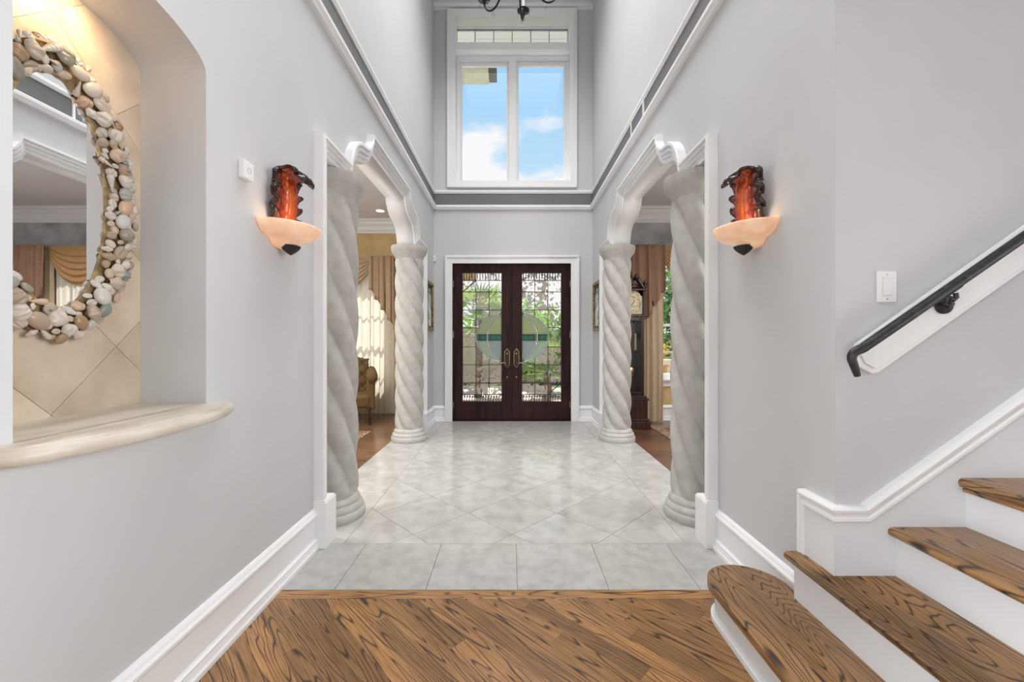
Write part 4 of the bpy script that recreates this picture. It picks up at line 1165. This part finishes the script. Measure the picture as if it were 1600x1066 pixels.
def side_window(n, x0, x1, z0, z1, Y, lab, rails):
    o = struct(empty('window_%d' % n, (x0, Y, z0), '', 'window', kind='structure'), lab, 'window'); B = (x0, Y, z0)
    c = MB().box(x0-.09, x0, Y-.03, Y, z0+.005, z1).box(x1, x1+.09, Y-.03, Y, z0+.005, z1).box(x0-.09, x1+.09, Y-.03, Y, z1, z1+.09)
    rel(c.build('casing', M_trim, o, bevel=.004), B)
    rel(MB().box(x0-.12, x1+.12, Y-.07, Y+.1, z0-.03, z0+.005).box(x0-.09, x1+.09, Y-.025, Y, z0-.12, z0-.03).build('sill', M_trim, o, bevel=.006), B)
    c = MB(); w_ = .05; xm = (x0+x1)/2
    c.box(x0, x0+w_, Y+.06, Y+.11, z0, z1).box(x1-w_, x1, Y+.06, Y+.11, z0, z1).box(x0+w_, x1-w_, Y+.061, Y+.109, z1-w_, z1).box(x0+w_, x1-w_, Y+.061, Y+.109, z0, z0+w_+.03)
    c.box(xm-.04, xm+.04, Y+.06, Y+.11, z0+.001, z1-.001)
    for r in rails: c.box(x0+w_, x1-w_, Y+.063, Y+.107, r-.022, r+.022)
    rel(c.build('window_frame', M_trim, o, bevel=.004), B)
    c = MB()
    for q in range(1, 6):
        if q == 3: continue
        xx = x0+(x1-x0)*q/6; c.box(xx-.008, xx+.008, Y+.075, Y+.095, z0, z1)
    for r in (z0+(rails[0]-z0)/2, rails[0]+(z1-rails[0])/2): c.box(x0, x1, Y+.075, Y+.095, r-.008, r+.008)
    rel(c.build('muntin', M_trim, o), B)
    for a, b in ((x0+w_, xm-.04), (xm+.04, x1-w_)):
        rel(MB().box(a, b, Y+.083, Y+.087, z0+.05, z1-w_).build('pane', M_glass, o), B)
side_window(2, LWX0, LWX1, LWZ0, LWZ1, YLf, 'white window behind the cream sheers in left room', [1.45])
side_window(3, RWX0, RWX1, RWZ0, RWZ1, YRf, 'white window looking onto the garden in right room', [PZ(508, YRf)])
# recessed downlight
dl = empty('recessed_light', (PX(594, 6.55), 6.55, ZR), 'small round recessed ceiling light above the left room', 'ceiling light')
MB().lathe([(.06,-.002),(.085,-.006),(.09,0),(.06,0)], seg=28).build('trim_ring', M_trim, dl, smooth=True)
MB().lathe([(0,-.001),(.06,-.001)], seg=28).build('lens', mat('lit_lens', (1,1,1), .4, emit=(1,.95,.85), estr=6), dl)

# ---- curtains
def cascade(x0, x1, zt, zin, zout, Y, n, flip, mat_, parent):
    """pleated tail: flip=True puts the long edge at x0"""
    mm = MB(); k = n*8
    def fn(u, v):
        xx = x0+(x1-x0)*u; L = (1-u) if flip else u
        zb_ = zin+(zout-zin)*L
        tri = abs(((u*n) % 1)*2-1); yy = Y-.045*tri-.01*math.sin(u*40)
        zb2 = zb_-.045*tri
        return (xx+.012*math.sin(tri*PI)*(1+v), yy-.02*v, zt+(zb2-zt)*v)
    mm.grid(fn, k, 14)
    o = mm.build('cascade', mat_, parent, smooth=True, solid=.004); return o
def swag(x0, x1, zt, drop_, Y, mat_, parent, nf=6):
    mm = MB()
    def fn(u, v):
        c_ = 1-(2*u-1)**2
        zz = zt-v*(.10+(drop_-.10)*c_**.8)
        f = math.sin(v*nf*2*PI-.6)*.5+.5
        yy = Y-.03-.05*c_*math.sin(v*PI*.6)-.028*f*(.25+.75*c_)*min(1, v*4)
        return (x0+(x1-x0)*u, yy, zz-.012*f*c_)
    mm.grid(fn, 28, 72)
    return mm.build('swag', mat_, parent, smooth=True, solid=.004)
def drape(x0, x1, z0, z1, Y, mat_, parent, name, amp=.03, wl=.09, seed=1):
    rr = random.Random(seed); ph = [rr.uniform(0, 6.28) for _ in range(3)]
    mm = MB(); nu = int((x1-x0)/.012)
    def fn(u, v):
        xx = x0+(x1-x0)*u
        return (xx+.01*math.sin(xx*25+v*2), Y+amp*(math.sin(xx*2*PI/wl+ph[0]+.5*math.sin(v*3+xx*4))*(.6+.4*v)+.35*math.sin(xx*2*PI/(wl*2.7)+ph[1])), z0+(z1-z0)*(1-v))
    mm.grid(fn, nu, 16)
    return mm.build(name, mat_, parent, smooth=True, recalc=False)
YC = YLf-.16
cu = empty('curtain', (-3.1, YC, 0), 'tan swagged valance over cream sheers in the left room window', 'curtain'); B = (-3.1, YC, 0)
ZV = PZ(402, YC)
for a, b in ((PX(540,YC)-.55, PX(585,YC)), (-4.35, PX(540,YC)-.50)):
    rel(swag(a, b, ZV, ZV-PZ(456,YC), YC, M_val, cu), B)
rel(cascade(PX(581,YC), PX(619,YC), ZV, PZ(450,YC), PZ(512,YC), YC-.10, 4, False, M_val, cu), B)
rel(cascade(-4.75, -4.3, ZV, PZ(450,YC), PZ(512,YC), YC-.10, 4, True, M_val, cu), B)
rel(MB().box(-4.6, PX(619,YC), YC-.02, YC+.1, ZV-.05, ZV).build('valance_board', M_val, cu), B)
rel(drape(-4.5, -2.0, .015, ZV-.05, YC+.02, M_sheer, cu, 'sheer', .028, .10, 2), B)
YC = YRf-.16
cu = empty('curtain', (3.2, YC, 0), 'brown and copper swagged valance with cream drapes in right room', 'curtain'); B = (3.2, YC, 0)
ZV = PZ(385, YC)
rel(cascade(PX(983,YC), PX(1034,YC), ZV, PZ(450,YC), PZ(532,YC), YC-.09, 4, True, M_val2, cu), B)
x1_ = PX(1030,YC)
rel(swag(x1_, x1_+.98, ZV, ZV-PZ(447,YC), YC, M_swag2, cu), B); rel(swag(x1_+.9, x1_+1.9, ZV, ZV-PZ(447,YC), YC, M_swag2, cu), B)
rel(cascade(x1_+1.86, x1_+2.33, ZV, PZ(450,YC), PZ(532,YC), YC-.09, 4, False, M_val2, cu), B)
rel(MB().box(PX(985,YC), x1_+2.3, YC-.02, YC+.1, ZV-.05, ZV).build('valance_board', M_val2, cu), B)
rel(drape(PX(1000,YC), PX(1036,YC), .015, ZV-.05, YC, M_cream, cu, 'side_drape', .03, .085, 4), B)
rel(drape(3.35, 4.15, .6, ZV-.05, YC+.06, M_sheer, cu, 'sheer', .015, .09, 6), B)
rel(drape(4.12, 4.5, .015, ZV-.05, YC, M_cream, cu, 'side_drape', .03, .085, 5), B)

# ---- longcase clock
lc = empty('longcase_clock', (1.735, 5.98, 0), 'tall dark longcase clock behind the far right column', 'clock')
MB().box(-.25,.25,-.16,.16,0,.10).box(-.235,.235,-.148,.148,.10,.14).box(-.215,.215,-.135,.135,.14,.40).box(-.23,.23,-.145,.145,.40,.43).box(-.205,.205,-.13,.13,.43,.46).build('base', M_clock, lc, bevel=.008)
c = MB().box(-.17,-.125,-.11,.12,.46,1.60).box(.125,.17,-.11,.12,.46,1.60).box(-.125,.125,.10,.12,.46,1.60).box(-.125,.125,-.11,-.09,.46,.52).box(-.125,.125,-.11,-.09,1.54,1.60)
c.build('trunk', M_clock, lc, bevel=.004)
MB().box(-.125,.125,-.102,-.098,.52,1.54).build('glass_door', M_glass, lc)
pd = MB().tube([(0,-.02,1.5),(0,-.02,.85)], .006, 8).lathe([(0,-.012),(.075,-.01),(.078,0),(.075,.01),(0,.012)], seg=28)
k0 = 0
pb = MB().lathe([(0,-.012),(.07,-.010),(.074,0),(.07,.010),(0,.012)], seg=28); pb.v = [(a, -.02+c_, .80+b_) for a, b_, c_ in pb.v]
MB().tube([(0,-.02,1.5),(0,-.02,.85)], .006, 8).build('pendulum_rod', M_brass, lc)
pb.build('pendulum_bob', M_brass, lc, smooth=True)
for xx in (-.06, 0.06):
    MB().tube([(xx,-.05,1.5),(xx,-.05,1.36)], .002, 6).tube([(xx,-.05,1.36),(xx,-.05,1.12)], .020, 12).build('weight', M_brass, lc)
MB().box(-.20,.20,-.14,.13,1.60,1.63).box(-.185,-.150,-.13,.12,1.63,1.97).box(.150,.185,-.13,.12,1.63,1.97).box(-.15,.15,.0,.12,1.63,1.97).box(-.205,.205,-.15,.13,1.97,2.0).build('hood', M_clock, lc, bevel=.005)
dl_ = MB().prism([(-.145,1.64),(.145,1.64),(.145,1.90)]+[(.12*math.cos(PI*i/10), 1.90+.07*math.sin(PI*i/10)) for i in range(11)]+[(-.145,1.90)], fXZ, -.10, -.09)
dl_.build('dial', add_noise(mat('dial_brass', (.5,.42,.28), .4, metal=.4), (.30,.24,.14), (.66,.58,.42), 30), lc)
cr_ = MB().tube([(.115*math.cos(2*PI*i/36), -.103, 1.77+.115*math.sin(2*PI*i/36)) for i in range(37)], .006, 6)
cr_.build('chapter_ring', M_brass, lc, smooth=True)
MB().tube([(0,-.108,1.77),(.03,-.108,1.84)], .003, 6).tube([(0,-.108,1.77),(-.06,-.108,1.70)], .003, 6).build('hands', M_black, lc)
pm = MB()
for s in (-1, 1):
    pts_ = [(s*(.19-.15*t_), 0, 2.0+.17*math.sin(t_*PI/2)**1.4) for t_ in [i/12 for i in range(13)]]
    pm.tube([(a, -.08, b_) for a, _, b_ in pts_], [.035]*9+[.038,.045,.048,.045], 10)
pm.box(-.13,.13,-.10,.08,2.0,2.06)
pm.build('pediment', M_clock, lc, smooth=True)
MB().lathe([(0,2.05),(.03,2.05),(.02,2.09),(.04,2.13),(.035,2.17),(.012,2.21),(.008,2.24),(0,2.25)], c=(0,-.06,0), seg=16).build('finial', M_clock, lc, smooth=True)
fs = MB().lathe([(0,2.0),(.022,2.0),(.018,2.03),(.03,2.07),(.02,2.10),(0,2.13)], c=(.185,-.1,0), seg=14); fs.build('finial', M_clock, lc, smooth=True)
MB().lathe([(0,2.0),(.022,2.0),(.018,2.03),(.03,2.07),(.02,2.10),(0,2.13)], c=(-.185,-.1,0), seg=14).build('finial', M_clock, lc, smooth=True)

# ---- armchair
ac = empty('armchair', (-2.55, 6.28, 0), 'gold brown tufted armchair with dark legs before the sheers', 'armchair', rz=math.radians(20))
MB().box(-.36,.36,-.36,.36,.26,.44).build('seat', M_uph, ac, bevel=.04, seg=3)
bk = MB().grid(lambda u, v: (-.34+.68*u, .30+.06*v+.018*math.cos(u*PI*8)*math.cos(v*PI*6), .40+.55*v+.05*math.sin(u*PI)), 32, 24)
bk.build('backrest', M_uph, ac, smooth=True, solid=.12)
for s in (-1, 1):
    am = MB().box(s*.37-.06, s*.37+.06, -.34, .36, .22, .66).build('arm_panel', M_uph, ac, bevel=.03, seg=3)
    MB().tube([(s*.39,-.36,.70),(s*.39,-.1,.71),(s*.39,.2,.72),(s*.38,.36,.76)], [.075,.085,.085,.08], 18).build('rolled_arm', M_uph, ac, smooth=True)
    for yy in (-.32, .32):
        MB().tube([(s*.35,yy,.27),(s*.36,yy*1.03,.12),(s*.365,yy*1.04,0)], [.03,.022,.016], 8).build('leg', M_clock, ac)

# ---- rugs
M_rug = add_noise(mat('patterned_rug', (.2,.1,.07), .95), (.09,.05,.05), (.36,.22,.15), 22, 6, lo=.4, hi=.58)
M_fringe = fabric('cream_fringe', (.6,.5,.35)); M_rb = add_noise(mat('rug_border', (.3,.18,.1), .95), (.16,.08,.06), (.46,.32,.2), 40, 4, lo=.45, hi=.55)
def rug(x0, x1, y0, y1, label, rz=0):
    e_ = empty('area_rug', ((x0+x1)/2, (y0+y1)/2, 0), label, 'rug', rz=rz); a, b = (x1-x0)/2, (y1-y0)/2
    MB().box(-a,a,-b,b,0,.008).build('border', M_rb, e_)
    MB().box(-a+.16,a-.16,-b+.16,b-.16,.007,.010).build('field', M_rug, e_)
    f_ = MB()
    for i in range(int(2*a/.03)):
        for s in (-1, 1): f_.box(-a+i*.03, -a+i*.03+.014, min(s*b, s*(b+.06)), max(s*b, s*(b+.06)), 0, .005)
    q = f_.build('fringe', M_fringe, e_); q['kind'] = 'stuff'
rug(2.02, 4.6, 3.1, 6.02, 'dark patterned rug with pale fringe on the right room floor')
rug(-4.4, -1.93, 3.0, 5.62, 'brown bordered rug at the edge of left room floor')

# ------------------------------------------------------------------ outside
M_pav = add_noise(mat('terracotta_paving', (.5,.36,.30), .8), (.50,.40,.36), (.70,.60,.55), 5, 6)
M_grass = add_noise(mat('lawn', (.1,.2,.04), .9), (.05,.10,.025), (.11,.18,.05), 6, 6)
M_ext = add_noise(mat('cream_stucco', (.75,.68,.55), .8), (.70,.62,.49), (.80,.73,.60), 5, 6, bump=.2, bscale=80)
struct(box('ground_terrace', M_pav, -7, 7, YD+.24, 11, -.12, -.03), 'pinkish paved terrace outside the front doors', 'ground')
struct(box('ground_lawn', M_grass, -30, 30, 11, 50, -.2, -.05), 'green lawn beyond the terrace', 'ground')
# roof soffit over the entrance
M_sof = add_noise(mat('soffit_white', (.80,.80,.80), .6), (.79,.79,.79), (.81,.81,.81), 5)
so = struct(MB().box(-3.0, 3.2, YD+.24, 8.12, 6.78, 6.9).build('ceiling_porch', M_sof), 'white boarded roof soffit outside the high window', 'soffit')
for i in range(9):
    yy = YD+.36+i*.19
    MB().box(-3.0, 3.2, yy, yy+.012, 6.77, 6.781).build('batten', M_sof, so)
struct(MB().box(-1.6, 1.7, YD+.241, 8.1, 2.98, 3.1).build('sun_blocker_slab', M_sof), 'unseen flat white slab added above the front doors to block sun', 'canopy')  # unseen slab added to keep sun off the doors and bounce light upward
M_gut = add_noise(mat('cream_fascia', (.55,.54,.42), .6), (.50,.49,.38), (.6,.59,.47), 8)
ev = tag(MB().box(-3.0, -.46, 8.12, 8.60, 6.62, 6.90).box(-3.0, -.42, 8.55, 8.66, 6.72, 6.95).build('roof_eave', M_gut, bevel=.01), 'cream eave end seen at top left of the high window', 'eave')
ec = MB().box(-.46, -.30, 8.15, 8.6, 6.66, 6.88).build('downspout_box', add_noise(mat('dark_gutter', (.06,.07,.06), .5), (.05,.06,.05), (.08,.09,.08), 9), ev, bevel=.01)
# plants
def leafmat(name, a, b):
    m = bpy.data.materials.new(name); m.use_nodes = True; add_noise(m, a, b, 9, 3, rnd=True); t, n, l, bb_ = G(m)
    bb_.inputs['Roughness'].default_value = .5
    tl = n.new('ShaderNodeBsdfTranslucent'); tl.inputs[0].default_value = (b[0]*1.3, b[1]*1.3, b[2], 1)
    ms = n.new('ShaderNodeMixShader'); ms.inputs[0].default_value = .4
    l.new(bb_.outputs[0], ms.inputs[1]); l.new(tl.outputs[0], ms.inputs[2]); l.new(ms.outputs[0], n['Material Output'].inputs[0]); return m
M_l1 = leafmat('leaf_green', (.10,.24,.03), (.30,.50,.08)); M_l2 = leafmat('leaf_dark', (.03,.10,.02), (.10,.24,.05)); M_l3 = leafmat('palm_green', (.10,.20,.06), (.34,.46,.20))
M_bark = add_noise(mat('bark', (.2,.14,.09), .9), (.12,.08,.05), (.28,.2,.13), 14, bump=.4, bscale=30)
def bush(x, y, z, rx, rz, n, M, label, seed, leafs=.09, trunk=True, name='leafy_shrub', cat='shrub'):
    rr = random.Random(seed); e_ = empty(name, (x, y, z), label, cat)
    mm = MB()
    for i in range(n):
        d = Vector((rr.gauss(0,1), rr.gauss(0,1), rr.gauss(0,1))).normalized()*rr.uniform(.45,1)
        c_ = Vector((d.x*rx, d.y*rx, rz*1.05+d.z*rz+(0.0)))
        a = Vector((rr.gauss(0,1), rr.gauss(0,1), rr.gauss(0,1))).normalized(); b_ = a.orthogonal().normalized(); s = leafs*rr.uniform(.6,1.3)
        k = len(mm.v)
        mm.v += [tuple(c_-a*s), tuple(c_+b_*s*.4), tuple(c_+a*s), tuple(c_-b_*s*.4)]; mm.f.append((k,k+1,k+2,k+3))
    mm.build('foliage', M, e_, recalc=False)['kind'] = 'stuff'
    st_ = MB()
    for q in range(4):
        t_ = q*1.7; st_.tube([(0,0,0),(.3*rx*math.cos(t_),.3*rx*math.sin(t_),rz*.9),(.6*rx*math.cos(t_),.6*rx*math.sin(t_),rz*1.5)], [.05*rz+.01,.03*rz,.01], 6)
    st_.build('stem', M_bark, e_)
def fan_palm(x, y, h_, r, label, seed, n=22):
    rr = random.Random(seed); e_ = empty('fan_palm', (x, y, 0), label, 'palm')
    MB().tube([(0,0,-.05),(.03,0,h_*.5),(0,.02,h_)], [.10,.08,.09], 10).build('trunk', M_bark, e_)
    for i in range(n):
        az = rr.uniform(0, 2*PI); el_ = rr.uniform(-.3, 1.3)
        d = Vector((math.cos(az)*math.cos(el_), math.sin(az)*math.cos(el_), math.sin(el_)))
        st_ = Vector((0,0,h_)); c_ = st_+d*r*.5
        side = d.cross(Vector((0,0,1))).normalized(); up = side.cross(d)
        mm = MB()
        for k in range(15):
            a = (k-7)/7*1.25
            tip = c_+(d*math.cos(a)+side*math.sin(a))*r*.62+Vector((0,0,-.06*r))
            w_ = side*math.cos(a)*.018*r-d*math.sin(a)*.018*r
            mid = c_+(d*math.cos(a)+side*math.sin(a))*r*.32
            j = len(mm.v); mm.v += [tuple(c_), tuple(mid-w_*1.4), tuple(tip), tuple(mid+w_*1.4)]; mm.f.append((j,j+1,j+2,j+3))
        mm.tube([tuple(st_), tuple(c_)], .008, 4)
        mm.build('frond', M_l3, e_, recalc=False)
fan_palm(-.75, 9.2, 1.7, .95, 'fan palm outside the left door leaf', 1)
fan_palm(.75, 8.7, .55, .75, 'low fan palm outside the right door leaf', 2)
fan_palm(-1.9, 11.6, 2.0, .8, 'taller palm farther out beyond the left door leaf', 3)
bush(.65, 10.4, .1, .55, .95, 900, M_l1, 'bright green shrub beyond the right door leaf', 4)
bush(1.9, 11.5, .0, .7, 1.2, 1200, M_l2, 'dark tree-like shrub outside right of the doors', 5, .11)
bush(.2, 11.5, 0, .6, 1.0, 1000, M_l2, 'dark shrub in the middle distance beyond the doors', 6, .11)
bush(4.8, 10.7, .6, 1.5, 1.4, 1900, M_l2, 'leafy tree seen through the right room window', 7, .12, name='garden_tree', cat='tree')
bush(2.6, 9.3, .0, .42, .62, 600, M_l1, 'low green bush under the right room window', 8, .07)
bush(-4.2, 10.0, 0, 1.0, 1.1, 1000, M_l1, 'broad bush behind the left room sheers', 9, .11)
bush(.1, 15.5, 0, 2.2, 1.4, 1800, M_l1, 'wide hedge at the back of the garden', 10, .16, name='garden_hedge', cat='hedge')
# orange neighbour porch, garden wall, balustrade and pot
M_or = add_noise(mat('ochre_stucco', (.72,.42,.16), .8), (.66,.37,.13), (.78,.48,.20), 4, bump=.1)
gw = tag(MB().box(-6, 6, 12.6, 12.8, -.05, 1.35).box(-6, 6, 12.55, 12.85, 1.35, 1.45).build('garden_wall', M_ext, bevel=.02), 'cream garden wall behind the palms', 'wall')
pc = tag(MB().box(-2.6,-2.2,9.9,10.3,-.05,3.1).box(-2.7,-.9,9.8,10.4,2.75,3.2).box(-2.68,-2.12,9.82,10.38,-.05,.2).box(1.75,2.1,9.6,9.95,-.05,3.0).box(1.5,3.4,9.6,10.0,2.65,3.1).build('porch_arch', M_or, bevel=.02), 'ochre porch beams outside the front doors', 'porch')
bal = empty('balustrade', (3.1, 8.0, 0), 'cream garden balustrade outside the right room window', 'balustrade')
MB().box(-1.4,1.6,-.1,.1,.78,.88).box(-1.4,1.6,-.08,.08,0-.05,.12).build('rail', M_ext, bal, bevel=.01)
bmh = MB().lathe([(0,.12),(.06,.12),(.035,.2),(.07,.36),(.06,.48),(.03,.64),(.055,.78),(0,.78)], seg=14).mesh('baluster', M_ext, True)
for i in range(14): link('baluster', bmh, bal, (-1.3+i*.21, 0, 0))
pt = empty('flower_pot', (2.95, 8.45, .0), 'yellow flower pot beside the cream balustrade', 'pot')
MB().lathe([(0,0-.03),(.13,-.03),(.15,.05),(.22,.45),(.25,.85),(.27,.90),(.22,.90),(0,.86)], seg=24).build('pot', M_or, pt, smooth=True)
rr = random.Random(4); fm = MB()
for i in range(160):
    c_ = Vector((rr.gauss(0,.13), rr.gauss(0,.13), .98+abs(rr.gauss(0,.10)))); fm.ball(tuple(c_), .022, 6, 4)
fm.build('flowers', mat('yellow_petals', (.85,.62,.05), .6), pt)['kind'] = 'stuff'
